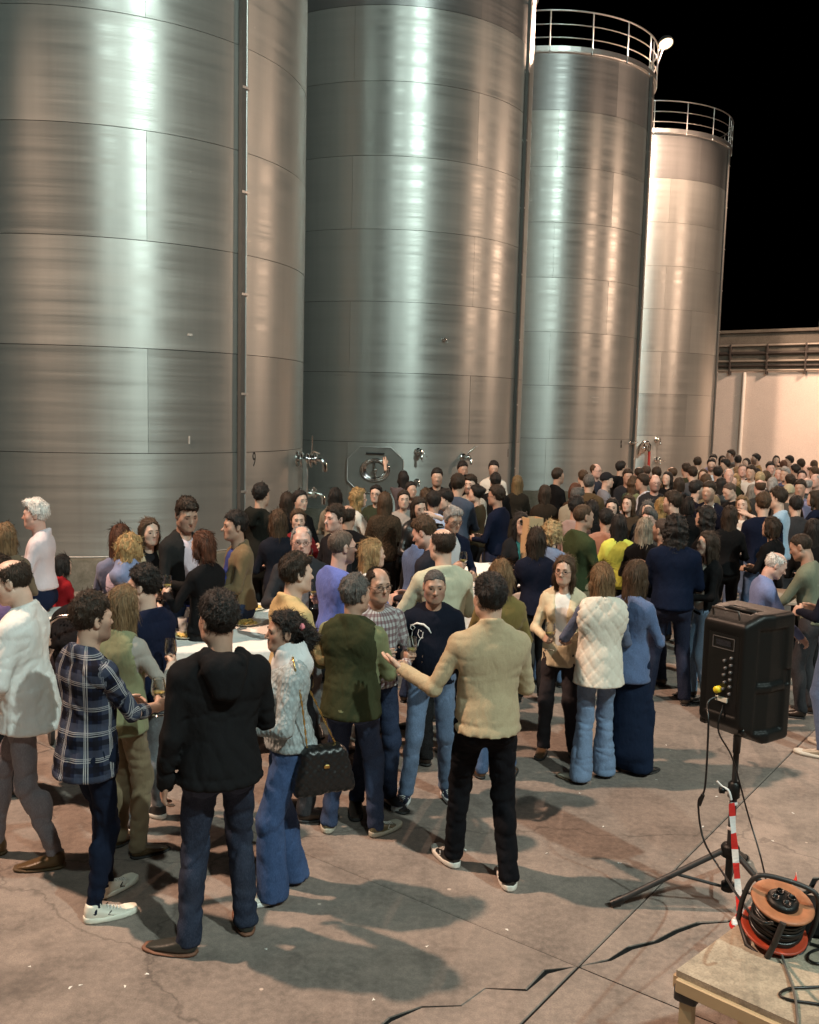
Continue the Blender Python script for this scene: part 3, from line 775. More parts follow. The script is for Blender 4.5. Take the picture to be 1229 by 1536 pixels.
# ---------------------------------------------------------------- materials of people
def skin_mat(name, col):
    if name in MATS: return MATS[name]
    t = newmat(name); v = t.coord(); a = t.n('ShaderNodeAttribute', attribute_name='tint')
    c = t.mix(t.noise(v, 38, 3), tuple(x*.88 for x in col), tuple(x*1.08 for x in col))
    t.set(Base_Color=t.mix(1.0, c, a.outputs['Color'], 'MULTIPLY'), Roughness=.48)
    t.bump(t.noise(v, 260, 2), .12, .002); return t.m
SKINS = [skin_mat('skin_light', (.60, .41, .32)), skin_mat('skin_medium', (.51, .335, .25)), skin_mat('skin_tan', (.42, .26, .19)), skin_mat('skin_rosy', (.60, .375, .305))]
M_EYEW = plain('eye_white', (.36, .33, .31), .25, 0, .03); M_EYED = plain('eye_dark', (.018, .012, .010), .2)
def hair_mat(col):
    name = 'hair_%d_%d_%d' % tuple(int(c*999) for c in col)
    if name in MATS: return MATS[name]
    t = newmat(name); v = t.coord('Object', (95, 95, 9)); n1 = t.noise(v, 1.0, 3, .6); n2 = t.noise(t.coord('Object'), 14, 3)
    c = t.mix(t.ramp(n1, [(.3, 0.0), (.7, 1.0)]), tuple(x*.45 for x in col), tuple(min(1, x*1.5) for x in col))
    c = t.mix(t.ramp(n2, [(.4, 0.0), (.7, .35)]), c, tuple(min(1, x*1.7) for x in col))
    t.set(Base_Color=c, Roughness=.62); t.b.inputs['Specular IOR Level'].default_value = .35; t.bump(n1, .8, .012); return t.m
def cloth_mat(kind, col):
    name = '%s_%d_%d_%d' % ((kind,)+tuple(int(c*999) for c in col))
    if name in MATS: return MATS[name]
    t = newmat(name); v = t.coord()
    lo = t.noise(v, 7, 4, .6); hi = t.noise(v, 420, 2)
    var = {'denim': .30, 'leather': .2}.get(kind, .10)
    c = t.mix(lo, tuple(x*(1-var) for x in col), tuple(min(1, x*(1+var)) for x in col))
    rough = .9
    if kind == 'denim':
        wv = t.noise(t.coord('Object', (1, 1, .25)), 300, 2); c = t.mix(t.ramp(wv, [(.4, 0), (.7, .4)]), c, tuple(min(1, x*1.8+.03) for x in col))
        fade = t.noise(v, 2.6, 3); c = t.mix(t.ramp(fade, [(.5, 0), (.75, .4)]), c, tuple(min(1, x*1.7+.04) for x in col))
        t.bump(hi, .3, .002)
    elif kind == 'knit':
        wv = t.n('ShaderNodeTexWave', wave_type='BANDS', bands_direction='Z'); wv.inputs['Scale'].default_value = 60; wv.inputs['Distortion'].default_value = 3; wv.inputs['Detail'].default_value = 2; t.l(v, wv.inputs['Vector'])
        sp = t.noise(v, 190, 3); c = t.mix(t.ramp(sp, [(.4, .25), (.65, 0)]), c, tuple(x*.6 for x in col))
        t.bump(wv.outputs['Fac'], .3, .003, t.bump(hi, .4, .002))
    elif kind == 'cable':
        vo = t.n('ShaderNodeTexVoronoi'); vo.inputs['Scale'].default_value = 46; t.l(t.coord('Object', (1.3, 1.3, .7)), vo.inputs['Vector'])
        c = t.mix(t.ramp(vo.outputs['Distance'], [(.2, 0.0), (.8, .55)]), c, tuple(x*.5 for x in col))
        t.bump(vo.outputs['Distance'], .7, .01)
    elif kind == 'leather': rough = .38; t.bump(t.noise(v, 90, 4), .25, .004)
    elif kind == 'plaid':
        au = t.n('ShaderNodeAttribute', attribute_name='pu').outputs['Fac']; av = t.n('ShaderNodeAttribute', attribute_name='pv').outputs['Fac']
        def stripe(x, per, off, wd_):
            m_ = t.math('FRACT', t.math('ADD', t.math('MULTIPLY', x, 1/per), off)); return t.math('LESS_THAN', m_, wd_)
        white = (.42, .42, .43); c = col
        for x in (au, av):
            c = t.mix(t.math('MULTIPLY', stripe(x, .13, .1, .34), .55), c, (.055, .065, .10))
            c = t.mix(t.math('MULTIPLY', stripe(x, .13, .62, .22), .75), c, (.008, .008, .012))
        for x, k in ((au, .85), (av, .6)):
            for off in (.10, .16, .24): c = t.mix(t.math('MULTIPLY', stripe(x, .13, off, .032), k), c, white)
        t.bump(hi, .25, .002)
    elif kind == 'check':
        au = t.n('ShaderNodeAttribute', attribute_name='pu').outputs['Fac']; av = t.n('ShaderNodeAttribute', attribute_name='pv').outputs['Fac']
        for x in (au, av):
            m_ = t.math('LESS_THAN', t.math('FRACT', t.math('MULTIPLY', x, 22)), .45); c = t.mix(t.math('MULTIPLY', m_, .6), c, (.10, .03, .04))
        t.bump(hi, .25, .002)
    else: t.bump(hi, .28, .002)
    t.set(Base_Color=c, Roughness=rough)
    if kind != 'leather':
        w1 = t.noise(t.coord('Object', (1, 1, .55), (.3, .5, 0)), 17, 2, .5); w1 = t.math('ABSOLUTE', t.math('SUBTRACT', w1, .5))
        pn = t.b.inputs['Normal'].links[0].from_socket
        t.bump(w1, .28, .04, pn)
    if kind != 'leather': t.b.inputs['Sheen Weight'].default_value = .08 if sum(col) > .3 else 0.0; t.b.inputs['Sheen Roughness'].default_value = .5; t.b.inputs['Specular IOR Level'].default_value = .2 if sum(col) > .15 else .07
    return t.m

# ---------------------------------------------------------------- one person
ARM = {'down': (.245, .03, .835), 'pocket': (.205, .10, .95), 'belly': (.11, .27, 1.10), 'hold': (.15, .30, 1.20), 'chest': (.06, .24, 1.26),
       'forward': (.17, .40, 1.12), 'hip': (.23, -.02, 1.02), 'back': (.10, -.17, 1.0), 'raised': (.20, .12, 1.98), 'face': (.07, .16, 1.50), 'cross': (-.02, .21, 1.17), 'table': (.15, .42, 1.0)}
def rotm(yaw=0, pitch=0, roll=0):
    return np.array((Matrix.Rotation(yaw, 3, 'Z') @ Matrix.Rotation(pitch, 3, 'X') @ Matrix.Rotation(roll, 3, 'Y')))
def ik(S, W, l1, l2, hint):
    d = W-S; L = np.linalg.norm(d); mx = (l1+l2)*.985
    if L > mx: W = S+d/L*mx; d = W-S; L = mx
    u = d/L; a = (l1*l1-l2*l2+L*L)/(2*L); hgt = math.sqrt(max(0, l1*l1-a*a))
    n = hint-u*(hint@u); n = nrm(n)
    return S+u*a+n*hgt, W
PEOPLE = []; HELD = []
def person(pos, phi, H=1.72, sex='m', hair='short', hc=(.02, .014, .01), skin=0, top='sweater', tk='cloth', tc=(.05, .05, .06), leg=(.03, .035, .05), lk='denim', fit='regular',
           build=1.0, belly=0.0, arms=('down', 'down'), hands=('relax', 'relax'), palm=(None, None), lean=0.0, side=0.0, twist=0.0, hy=0.0, hp=0.0, hr=0.0, feet=None, hem=None, sleeve=1.0, collar=None, hood=False,
           inner=None, vneck=None, vest=None, shoe='shoe', sc=(.03, .02, .015), sole=(.02, .02, .02), var=0, beard=0.0, specs=False, label='', glass=(0, 0), loose=0.0, folds=1.0, quilt=False, bottom=None, group='people at the tasting', scarf=None, res=None, skirt=False, eh=(None, None)):
    """phi: 0 faces away from the camera along the line of sight, 90 to the left, 180 to the camera"""
    dist = math.hypot(pos[0], pos[1]); s = H/1.75; fem = sex == 'f'
    rz = R_(phi)+math.atan2(-pos[0], pos[1])
    root = empty('person', (pos[0], pos[1], 0), rz, label=label, cat='person', group=group)
    h = res or min(.040, max(.0112, dist*.0026 if dist < 8 else dist*.0031))
    hh = .0072 if dist < 7 else (.0105 if dist < 10 else .0185)
    hn = .0058 if dist < 7 else (.0095 if dist < 10 else .0135)
    sid = len(PEOPLE)*13+5
    S_ = lambda *p: np.array(p, float)*s
    bw = (1+(build-1)*.7)*(0.90 if fem else .965)
    # upper body frame
    RU = rotm(twist, -lean, side); piv = S_(0, 0, .96)
    U = lambda p: piv+RU @ (np.asarray(p, float)*np.array([1, 1, 1])*s-piv)
    fax = RU @ np.array([0, 1.0, 0])
    sw = (.150 if fem else .170)*(.4+.6*bw)
    # legs
    if feet is None:
        r_ = random.Random(sid); feet = ((.10+r_.uniform(-.01, .03), r_.uniform(-.05, .07), r_.uniform(-25, 0)), (-.10+r_.uniform(-.03, .01), r_.uniform(-.05, .07), r_.uniform(0, 25)))
    hips = [S_(.088*bw, 0, .90), S_(-.088*bw, 0, .90)]; ank = []; knee = []
    for q, (fx, fy, fyaw) in enumerate(feet):
        A = np.array([fx, fy, .085*s]); K, A = ik(hips[q], A, .415*s, .415*s, np.array([.12*(1 if q == 0 else -1), 1, 0])+.5*np.array([math.sin(-R_(fyaw))*-1, 0, 0]))
        ank.append(A); knee.append(K)
    # arms
    sh = [U((sw, -.008, 1.384)), U((-sw, -.008, 1.384))]; el = []; wr = []
    for q in range(2):
        a = arms[q]; m = 1 if q == 0 else -1; W = None
        if isinstance(a, str): t_ = ARM[a]; Wl = U((t_[0]*m*(1 if a in ('chest', 'cross', 'belly') else .5+.5*bw), t_[1]+(belly*.5 if t_[1] > .1 else 0), t_[2])) if a != 'down' else np.array([t_[0]*m*(.3+.7*bw), t_[1], t_[2]])*s
        else: Wl = np.asarray(a, float)*s
        hint = np.array([.55*m, -.55, -.55]) if a not in ('raised',) else np.array([1.0*m, .2, 0])
        if a == 'down': hint = np.array([.3*m, -1, 0])
        if a == 'pocket': hint = np.array([.8*m, -1, 0])
        if eh[q] is not None: hint = np.asarray(eh[q], float)
        E_, W_ = ik(sh[q], Wl, .29*s, .255*s, hint); el.append(E_); wr.append(W_)
    lo = .006+loose*.6
    rt = lambda r, x=1.0: (r*bw*x+lo)*s
    def torso(P, sub=0.0, zb=.88, wide=1.0):
        d = seg(P, U((0, .0, 1.30)), U((0, .005, 1.16)), rt(.158)-sub, rt(.140 if fem else .150)-sub, fax, 1.42)
        d = smin(d, seg(P, U((-.100*bw, -.014, 1.362)), U((.100*bw, -.014, 1.362)), rt(.075)-sub, rt(.075)-sub), .05*s)
        for m in (-1, 1): d = smin(d, seg(P, U((m*.13*bw, -.018, 1.392)), U((m*.025, -.034, 1.470)), rt(.050)-sub, rt(.046)-sub), .03*s)
        d = smin(d, seg(P, U((0, .0, 1.13)), S_(0, -.012, 1.0), rt(.132 if fem else .150)-sub, rt(.160 if fem else .158)-sub, fax, 1.30), .05*s)
        d = smin(d, seg(P, S_(0, -.012, 1.0), S_(0, -.026, zb), rt(.164 if fem else .162, wide)-sub, rt(.194 if fem else .188, wide)-sub, (0, 1, 0), 1.17), .04*s)
        if belly: d = smin(d, ell(P, U((0, .07, 1.10)), np.array([.15, .075+belly, .16])*s), .06*s)
        if fem:
            for m in (-1, 1): d = smin(d, ell(P, U((m*.072, .085, 1.275)), np.array([.058+lo*.3]*3)*s-sub), .055*s)
        for m in (-1, 1): d = smin(d, ell(P, U((m*.09, -.06, 1.32)), np.maximum(np.array([.085, .045, .12])*s*bw-sub, .02)), .06*s)
        return d
    def armf(P, d, sub=0.0, length=1.0):
        for q in range(2):
            ru, re, rw = rt(.047)-sub, rt(.038)-sub, rt(.0295)-sub
            if length >= .5 or True:
                E_ = el[q] if length >= .5 else sh[q]+(el[q]-sh[q])*length*2
                d = smin(d, seg(P, sh[q], E_, ru*1.03, re if length >= .5 else ru*.96), .022*s)
            d = smin(d, ell(P, sh[q]-np.array([0, 0, .012]), np.array([.051, .054, .062])*s*(.4+.6*bw)+lo*.7-sub), .035*s)
            if length > .5:
                k = (length-.5)*2; E2 = el[q]+(wr[q]-el[q])*k
                g = seg(P, el[q], E2, re*1.02, re+(rw-re)*k)
                d = smin(d, g, .012*s)
        return d
    FA = .0075*folds
    def fold(P):
        broad = rnoise(P, 26/s, sid)
        c1 = rnoise(P*np.array([1, 1, .45], f32), 40/s, sid+1); c2 = rnoise(P*np.array([.55, .55, 1.15], f32), 46/s, sid+2)
        low = np.clip((1.34*s-P[:, 2])/(.25*s), .25, 1)
        return FA*(-.32*broad+.95*low*np.exp(-(c1/.16)**2)+.8*np.exp(-(c2/.14)**2)-.35)
    hemz = hem if hem is not None else (.90 if tk != 'coat' else .55)
    colz = {None: 1.482, 'shirt': 1.505, 'polo': 1.50, 'turtle': 1.53, 'jacket': 1.50}[collar]
    cpl = U((0, -.03, colz)); cn = RU @ nrm((0, .40 if collar is None else .28, 1))
    if collar is None: cpl = U((0, -.02, 1.482))
    alltop = [cpl+.1, *sh, *el, *wr, S_(.23*bw+belly, .22*bw+belly, hemz), S_(-.23*bw-belly, -.20*bw, hemz), U((0, 0, 1.56))]
    blo = np.min(alltop, 0)-.075; bhi = np.max(alltop, 0)+.075
    blo[2] = max(blo[2], min(hemz*s, min(w_[2] for w_ in wr)-.05)-.02)
    def topfn(P, sub=0.0, isin=False, slv=None):
        L = sleeve if slv is None else slv
        d = torso(P, sub, min(.88, hemz+.02), 1.06 if hemz < .8 else 1.0)
        if collar and not isin: d = smin(d, seg(P, U((0, -.03, 1.44)), U((0, -.034, 1.53)), (.070 if not fem else .060)*s, (.066 if not fem else .057)*s), .015*s)
        if hood:
            for m in (-1, 1): d = smin(d, seg(P, U((m*.075, .045, 1.455)), U((m*.075, -.07, 1.475)), .030*s, .048*s), .012*s)
            d = smin(d, seg(P, U((-.055, -.125, 1.455)), U((.055, -.125, 1.455)), .058*s, .058*s), .012*s)
            d = smin(d, seg(P, U((0, -.145, 1.43)), U((0, -.165, 1.33)), .060*s, .040*s, RU @ np.array([1.0, 0, 0]), .6), .012*s)
            d = smax(d, -seg(P, U((0, -.03, 1.46)), U((0, -.03, 1.60)), .066*s, .075*s), .012)
        zz = P[:, 2]
        fo = fold(P)*(.5 if isin else 1.0)
        if hemz > .8 and not isin: fo = fo+.006*np.exp(-((zz-(hemz+.055)*s)/.012)**2)
        d = np.maximum(d+fo, hemz*s-zz)-fo
        if L > 0: d = armf(P, d, sub, L)
        d = d+fo
        d = np.maximum(d, ((P-cpl.astype(f32))@cn.astype(f32))-(.09 if hood else 0)*np.clip(-((P-piv.astype(f32))@RU.astype(f32))[:, 1]/.06, 0, 1))
        if vneck and not isin:
            w0, w1, zbv = vneck  # half width at the neck, at the bottom, bottom height
            loc = (P-piv.astype(f32))@RU.astype(f32)+piv.astype(f32)
            tt = np.clip((loc[:, 2]/s-zbv)/(1.47-zbv), 0, 1); wd_ = (w1+(w0-w1)*tt)*s
            inside = np.where((loc[:, 1] > .0), np.abs(loc[:, 0])-wd_, 1.0); inside = np.maximum(inside, (zbv*s-loc[:, 2]))
            d = np.maximum(d, -inside)
        return d
    def save(name, V, F, mats, parent=root, attrs=None, mi=None, lab=None):
        if len(V) == 0: return None
        o = link(name, mesh_np(name, V, F, mats, True, mi, attrs), parent)
        if lab: o['label'] = lab
        return o
    def puv(V):
        u = np.arctan2(V[:, 0], V[:, 1])*.165; v = V[:, 2].copy()
        for q in range(2):
            for A, B in ((sh[q], el[q]), (el[q], wr[q])):
                dd = seg(V.astype(f32), A, B, .062*s, .05*s); dt = torso(V.astype(f32))
                m_ = dd < dt-.004
                ax = nrm(B-A); e1 = nrm(np.cross(ax, [0.3, 1, .2])); e2 = np.cross(ax, e1); w_ = V-A
                u = np.where(m_, np.arctan2(w_@e1, w_@e2)*.055, u); v = np.where(m_, w_@ax+.03, v)
        return {'pu': ('FLOAT', u), 'pv': ('FLOAT', v)}
    # --- garments
    V, F = polygonise(topfn, blo, bhi, h)
    tm = cloth_mat(tk if tk != 'coat' else 'cloth', tc)
    tobj = save(top, V, F, tm, attrs=puv(V) if tk in ('plaid', 'check') else None)
    if inner is not None:
        ik_, ic = inner if isinstance(inner[0], str) else ('cloth', inner)
        cp0, c0 = cpl, collar
        V2, F2 = polygonise(lambda P: np.maximum(topfn(P, .012*s, True, 0.0), max(.86, hemz+.05)*s-P[:, 2]), S_(-.22, -.2, max(.86, hemz+.05))+np.array([0, min(0, -lean*.5), 0]), S_(.22, .24+belly, 1.52)+np.array([0, max(0, lean*.6), 0]), h)
        save('shirt', V2, F2, cloth_mat(ik_, ic), attrs=puv(V2) if ik_ in ('plaid', 'check') else None)
    if vest is not None:
        vt, vc, vz, vq = vest
        def vf(P):
            d = torso(P, -.012*s, vz); zz = P[:, 2]
            d = smin(d, seg(P, U((0, -.03, 1.44)), U((0, -.034, 1.53)), .078*s, .074*s), .02*s) if not fem else d
            d = d+fold(P)*(.12 if vq else .7)
            if vq:
                d = smin(d, seg(P, S_(0, -.01, 1.3), S_(0, -.01, 1.0), .158*s*bw, .165*s*bw, (0, 1, 0), 1.3), .03)
                a = np.arctan2(P[:, 0], P[:, 1])*.19; q1 = np.abs(((a+zz)/.115) % 1-.5)*.115; q2 = np.abs(((a-zz)/.115) % 1-.5)*.115
                g1 = .5-np.abs(((a+zz)/.115) % 1-.5)
                d = d-.013+.006*np.exp(-((.0575-q1)/.009)**2)+.006*np.exp(-((.0575-q2)/.009)**2)
            d = np.maximum(d, vz*s-zz)
            for q in range(2): d = smax(d, -seg(P, sh[q]+(el[q]-sh[q])*.10+np.array([0, 0, .02]), el[q], .082*s, .09*s), .012)
            return np.maximum(d, (P-U((0, -.03, 1.515 if not fem else 1.49)).astype(f32))@cn.astype(f32))
        V2, F2 = polygonise(vf, S_(-.26*bw, -.24, vz)-np.array([0, 0, .03]), S_(.26*bw, .26+belly, 1.56), h)
        save('gilet', V2, F2, cloth_mat(vt, vc))
    fr = {'slim': (.080, .058, .046), 'regular': (.086, .066, .060), 'wide': (.090, .080, .100), 'flare': (.082, .066, .095)}[fit]
    def legf(P):
        d = seg(P, S_(-.06*bw, -.005, .94), S_(.06*bw, -.005, .94), .118*s*bw, .118*s*bw, (0, 1, 0), 1.12)
        d = smin(d, seg(P, S_(0, 0, 1.06), S_(0, 0, .96), .140*s*bw, .160*s*bw, (0, 1, 0), 1.36), .04*s)
        for m in (-1, 1): d = smin(d, ell(P, S_(m*.07*bw, -.068, .90), np.array([.085, .075, .095])*s*bw), .03*s)
        g = None
        for q in range(2):
            low = ank[q]+np.array([0, 0, -.035 if fit in ('wide', 'flare') else -.02])*s
            a = seg(P, hips[q], knee[q], fr[0]*s*(.35+.65*bw)+.004, fr[1]*s+.002)
            a = smin(a, seg(P, knee[q], low, fr[1]*s, fr[2]*s), .03*s)
            a = smin(a, ell(P, (knee[q]+ank[q])/2+np.array([0, -.016, .06])*s, np.array([.052, .056, .12])*s*(fr[1]/.064)), .02*s)
            g = a if g is None else smin(g, a, .012*s)
        if skirt:
            g = smin(g, seg(P, S_(0, 0, .9), S_(0, .0, .2), .15*s, .19*s, (0, 1, 0), 1.25), .03)
        d = smin(d, g, .035*s)
        zz = P[:, 2]; wn_ = np.exp(-((zz-.52*s)/.10)**2)*.6+np.clip(1-(zz-.08)/.28, 0, 1)+np.exp(-((zz-.86*s)/.07)**2)*.6
        nf_ = .75 if fit in ('regular', 'slim') else .25
        fz = nf_*np.sin(zz*72/s+2.5*np.sin(P[:, 0]*18+sid)+2.0*np.sin(P[:, 1]*22+zz*9+sid*2))
        d = d+.0042*folds*wn_*fz-.005*folds*rnoise(P*np.array([1.3, 1.3, .45], f32), 44, sid+4)+(.0085*np.exp(-(rnoise(P*np.array([.8, .8, 1.3], f32), 34, sid+6)/.16)**2) if dist < 8 else 0)
        return np.maximum(np.maximum(d, zz-1.055*s), (.028 if fit in ('wide', 'flare') else .045)*s-zz)
    al = np.array([*knee, *ank, *hips]); ex = .20*bw*s+(.06 if fit in ('wide', 'flare') else 0)
    bl = np.minimum(al.min(0)-.13, [-ex, -ex, 0.02]); bh = np.maximum(al.max(0)+.13, [ex, ex, 1.06*s])
    if dist < 13 or True:
        V, F = polygonise(legf, bl, bh, h if dist < 9 else h*1.5); save('skirt' if skirt else 'trousers', V, F, cloth_mat(lk, leg))
    if dist < 7.6 and lk == 'denim' and len(V):
        tb = BVHTree.FromPolygons([Vector(v) for v in V.tolist()], F.tolist())
        for m in (-1, 1):
            gx, gz = 6, 6; gv = []; ok = True
            for i in range(gx+1):
                for j in range(gz+1):
                    u = i/gx-.5; w_ = j/gz; x = (m*.082*bw+u*.115*(1-.06*(1-w_)))*s; z = (.815+.125*w_-(.018*(1-abs(u)*2) if j == 0 else 0))*s
                    hit = tb.ray_cast(Vector((x, -.6, z)), Vector((0, 1, 0)))
                    if hit[0] is None: ok = False; break
                    gv.append(hit[0]+hit[1]*.004)
                if not ok: break
            if ok:
                gf = [(i*(gz+1)+j, (i+1)*(gz+1)+j, (i+1)*(gz+1)+j+1, i*(gz+1)+j+1) for i in range(gx) for j in range(gz)]
                n_ = len(gv); gv2 = gv+[v+Vector((0, .008, 0)) for v in gv]; rim = [i*(gz+1) for i in range(gx+1)]+[gx*(gz+1)+j for j in range(1, gz+1)]+[i*(gz+1)+gz for i in range(gx-1, -1, -1)]+[j for j in range(gz-1, 0, -1)]
                gf += [(rim[(k+1) % len(rim)], rim[k], rim[k]+n_, rim[(k+1) % len(rim)]+n_) for k in range(len(rim))]
                save('back_pocket', np.array([tuple(v) for v in gv2]), gf, cloth_mat(lk, tuple(c*1.25 for c in leg)))
    for q in range(2):
        fy = R_(feet[q][2]); A = ank[q]
        Mx = np.array(Matrix.Rotation(fy, 3, 'Z'))*(s*.95 if not fem else s*.88)
        hs = .009 if dist < 8 else .023
        for prt, nm, col_, par in (('upper', 'shoe', sc, root),):
            V, F = get_shoe(shoe, 'upper', hs); W_ = V*np.array([1 if q == 0 else -1, 1, 1]); F2 = F if q == 0 else F[:, ::-1]
            off = np.array([A[0], A[1], 0])+Mx @ np.array([0, .03, 0])
            so = save('shoe', W_@Mx.T+off, F2, cloth_mat('leather', col_))
            V, F = get_shoe(shoe, 'sole', hs); W_ = V*np.array([1 if q == 0 else -1, 1, 1]); F2 = F if q == 0 else F[:, ::-1]
            if dist < 11: save('sole', W_@Mx.T+off, F2, plain('sole_%d_%d_%d' % tuple(int(c*999) for c in sole), sole, .7), so)
        if dist < 7 and shoe == 'sneaker' and so is not None:
            b = MB(); dk = sum(sc) > 1
            for k in range(5):
                yy = .045+k*.017; zz = .086-.062*(max(0, yy)/.19)**.8+.004
                b.tube([(-.024, yy, zz-.006), (0, yy+.004, zz+.003), (.024, yy, zz-.006)], .0035, 5)
            b.V = [tuple(v) for v in (np.array([tuple(v) for v in b.V])@Mx.T+off)]
            b.obj('laces', plain('white_laces', (.75, .74, .70), .8), so)
            for m in (-1, 1):
                b = MB(); sx = .0535; b.tube([(m*(sx-.004), .06, .062), (m*sx, .04, .045), (m*(sx-.001), .072, .032)], .004, 5)
                b.V = [tuple(v) for v in (np.array([tuple(v) for v in b.V])@Mx.T+off)]
                b.obj('side_mark', M_BLACK if dk else plain('white_laces', (.75, .74, .70), .8), so)
    # --- body: inner figure, head, hands in one mesh
    pv = [polygonise(lambda P: np.minimum(np.maximum(armf(P, np.maximum(torso(P, .045*s, 1.0), 1.0*s-P[:, 2]), .040*s, 1.0), (P-U((0, -.03, 1.46)).astype(f32))@cn.astype(f32)), legf(P)+.036), np.minimum(blo, bl), np.maximum(bhi, bh), .042 if dist < 9 else .06)]
    tint = [np.ones((len(pv[0][0]), 4))]
    hs_ = s*(.96 if fem else 1.0)*(1.0 if H > 1.45 else 1.18); HC = U((0, .028, 1.632-(.0 if fem else .0)))
    RH = RU @ rotm(R_(hy), R_(hp), R_(hr)); wneck = lambda V: np.clip((V[:, 2:3]+.21)/.12, 0, 1)
    toh = lambda V: (wneck(V)*(V*hs_@RH.T)+(1-wneck(V))*(V*hs_@RU.T))+HC
    tohh = lambda V: V*hs_@RH.T+HC
    V, F = get_head(sex, var % 5, hh); pv.append((toh(V), F)); tint.append(head_tint(V, sex, var, beard))
    for q in range(2):
        if arms[q] == 'pocket' or hands[q] is None: continue
        V, F = get_hand(hands[q], hn); m = 1 if q == 0 else -1
        z_ = nrm(wr[q]-el[q])
        ph_ = palm[q] if palm[q] is not None else ((-m, 0, 0) if arms[q] in ('down', 'hold', 'hip', 'raised', 'forward') else (-m*.5, -.5, -.3))
        ph_ = np.asarray(ph_, float); y_ = -(ph_-z_*(ph_@z_)); y_ = nrm(y_); x_ = np.cross(y_, z_)*1.0
        B = np.stack([x_*m*(1 if m == 1 else 1), y_, z_], 1)
        Vh = V*np.array([m, 1, 1]) if m == -1 else V
        B = np.stack([x_, y_, z_], 1)
        sc_ = s*(.93 if fem else 1.0)*1.04
        base = wr[q]-z_*.012
        if sleeve < .9 and sleeve > 0 or (vest is None and sleeve == 0): pass
        pv.append(((Vh*sc_)@B.T+base, F if m == 1 else F[:, ::-1])); tint.append(np.ones((len(V), 4)))
        if sleeve < .9:
            Va, Fa = polygonise(lambda P: smin(seg(P, sh[q], el[q], .040*s*bw, .033*s*bw), seg(P, el[q], wr[q], .033*s*bw, .027*s), .015), np.minimum(np.minimum(el[q], wr[q]), sh[q])-.06, np.maximum(np.maximum(el[q], wr[q]), sh[q])+.06, max(.010, h*.8))
            pv.append((Va, Fa)); tint.append(np.ones((len(Va), 4)))
        if glass[q]:
            gp = base+z_*.085*sc_-y_*.030*sc_
            HELD.append((root, gp, glass[q], rz, pos, label))
    Vs = []; Fs = []; mi = []; n0 = 0
    for V, F in pv: Vs.append(V); Fs += (F+n0).tolist(); mi += [0]*len(F); n0 += len(V)
    if dist < 13:
        Ve, Fe, Me = EYES; Vs.append(toh(Ve)); Fs += [tuple(i+n0 for i in f) for f in Fe]; mi += Me; tint.append(np.ones((len(Ve), 4)))
    hm = hair_mat(hc) if hair not in ('cap',) else cloth_mat('cloth', hc)
    save('body', np.concatenate(Vs), Fs, [SKINS[skin % 4], M_EYEW, M_EYED, hair_mat(hc if hair != 'cap' else (.05, .04, .03))], attrs={'tint': ('FLOAT_COLOR', np.concatenate(tint))}, mi=mi)
    if hair != 'none':
        V, F = get_hair(hair, var % 4, hh*1.05)
        if hair != 'cap' and dist < 13: V, F = strands_on(V, F, hair, dist, sid)
        save('cap' if hair == 'cap' else 'hair', tohh(V), F, hm)
    if specs:
        b = MB()
        for m in (-1, 1):
            b.tube([(m*.033+.021*math.cos(k*math.pi/6), .103-.004*abs(math.cos(k*math.pi/6)), .0+.016*math.sin(k*math.pi/6)) for k in range(12)], .0019, 5, closed=True)
            b.tube([(m*.054, .098, .004), (m*.079, .06, .006), (m*.088, -.005, .006)], .0019, 5)
        b.tube([(-.012, .105, .003), (.012, .105, .003)], .0018, 5)
        b.V = [tuple(v) for v in toh(np.array([tuple(v) for v in b.V]))]
        b.obj('spectacles', M_BLACK, root)
    if scarf:
        V, F = polygonise(lambda P: np.abs(seg(P, U((0, -.03, 1.44)), U((0, -.02, 1.50)), .105*s, .085*s))-.022+.012*rnoise(P, 55, sid), U((-.15, -.17, 1.36)), U((.15, .14, 1.56)), h)
        save('scarf', V, F, cloth_mat('cloth', scarf))
    rec = dict(root=root, U=U, el=el, wr=wr, sh=sh, HC=HC, toh=toh, s=s, pos=pos, rz=rz, dist=dist, top=tobj, label=label, H=H)
    PEOPLE.append(rec); return rec
def by_feet(fx, fy, hx, hy_):
    """foot pixel and crown pixel -> standing place and stature"""
    p = at_z(fx, fy, 0); d = math.hypot(p[0], p[1]); top = at_d(hx, hy_, d)
    return p, float(min(1.93, max(1.5, top[2]-.012)))
def by_head(hx, hy_, H):
    p = at_z(hx, hy_, H+.012); p[2] = 0; return p
# ================================================================== the crowd
BLK = (.011, .011, .012); NVY = (.011, .016, .038); DGR = (.034, .034, .038); JM = (.085, .13, .22); JD = (.018, .027, .055); JL = (.20, .28, .40); WHT = (.70, .70, .68)
CRM = (.62, .54, .40); BEI = (.44, .36, .23); MUS = (.55, .41, .20); OLD = (.040, .044, .022); OLV = (.17, .185, .095); SGT = (.50, .50, .37); PER = (.12, .17, .52); DSH = (.065, .105, .21); PNK = (.60, .46, .50)
RED = (.36, .012, .018); BRN = (.125, .08, .042); SAL = (.48, .26, .19); YEL = (.62, .66, .11); TEA = (.11, .16, .17); LDN = (.28, .40, .52); GRY = (.16, .16, .16); KHA = (.20, .155, .095); TAN = (.30, .22, .13); LBL = (.42, .52, .74)
HB = (.011, .009, .008); HDB = (.024, .015, .009); HBR = (.058, .034, .018); HAU = (.075, .028, .014); HBL = (.30, .195, .09); HDL = (.16, .10, .05); HG = (.27, .26, .25); HW = (.60, .58, .55); HDG = (.085, .08, .075)
SPECS = []
def N(feet_px, head_px, phi, label, **k):
    p, H = by_feet(*feet_px, *head_px); k.setdefault('H', H); SPECS.append([None, p, phi, label, k])
def C(x, y, phi, label, H=1.70, **k): k['H'] = H; SPECS.append([(x, y), by_head(x, y, H), phi, label, k])
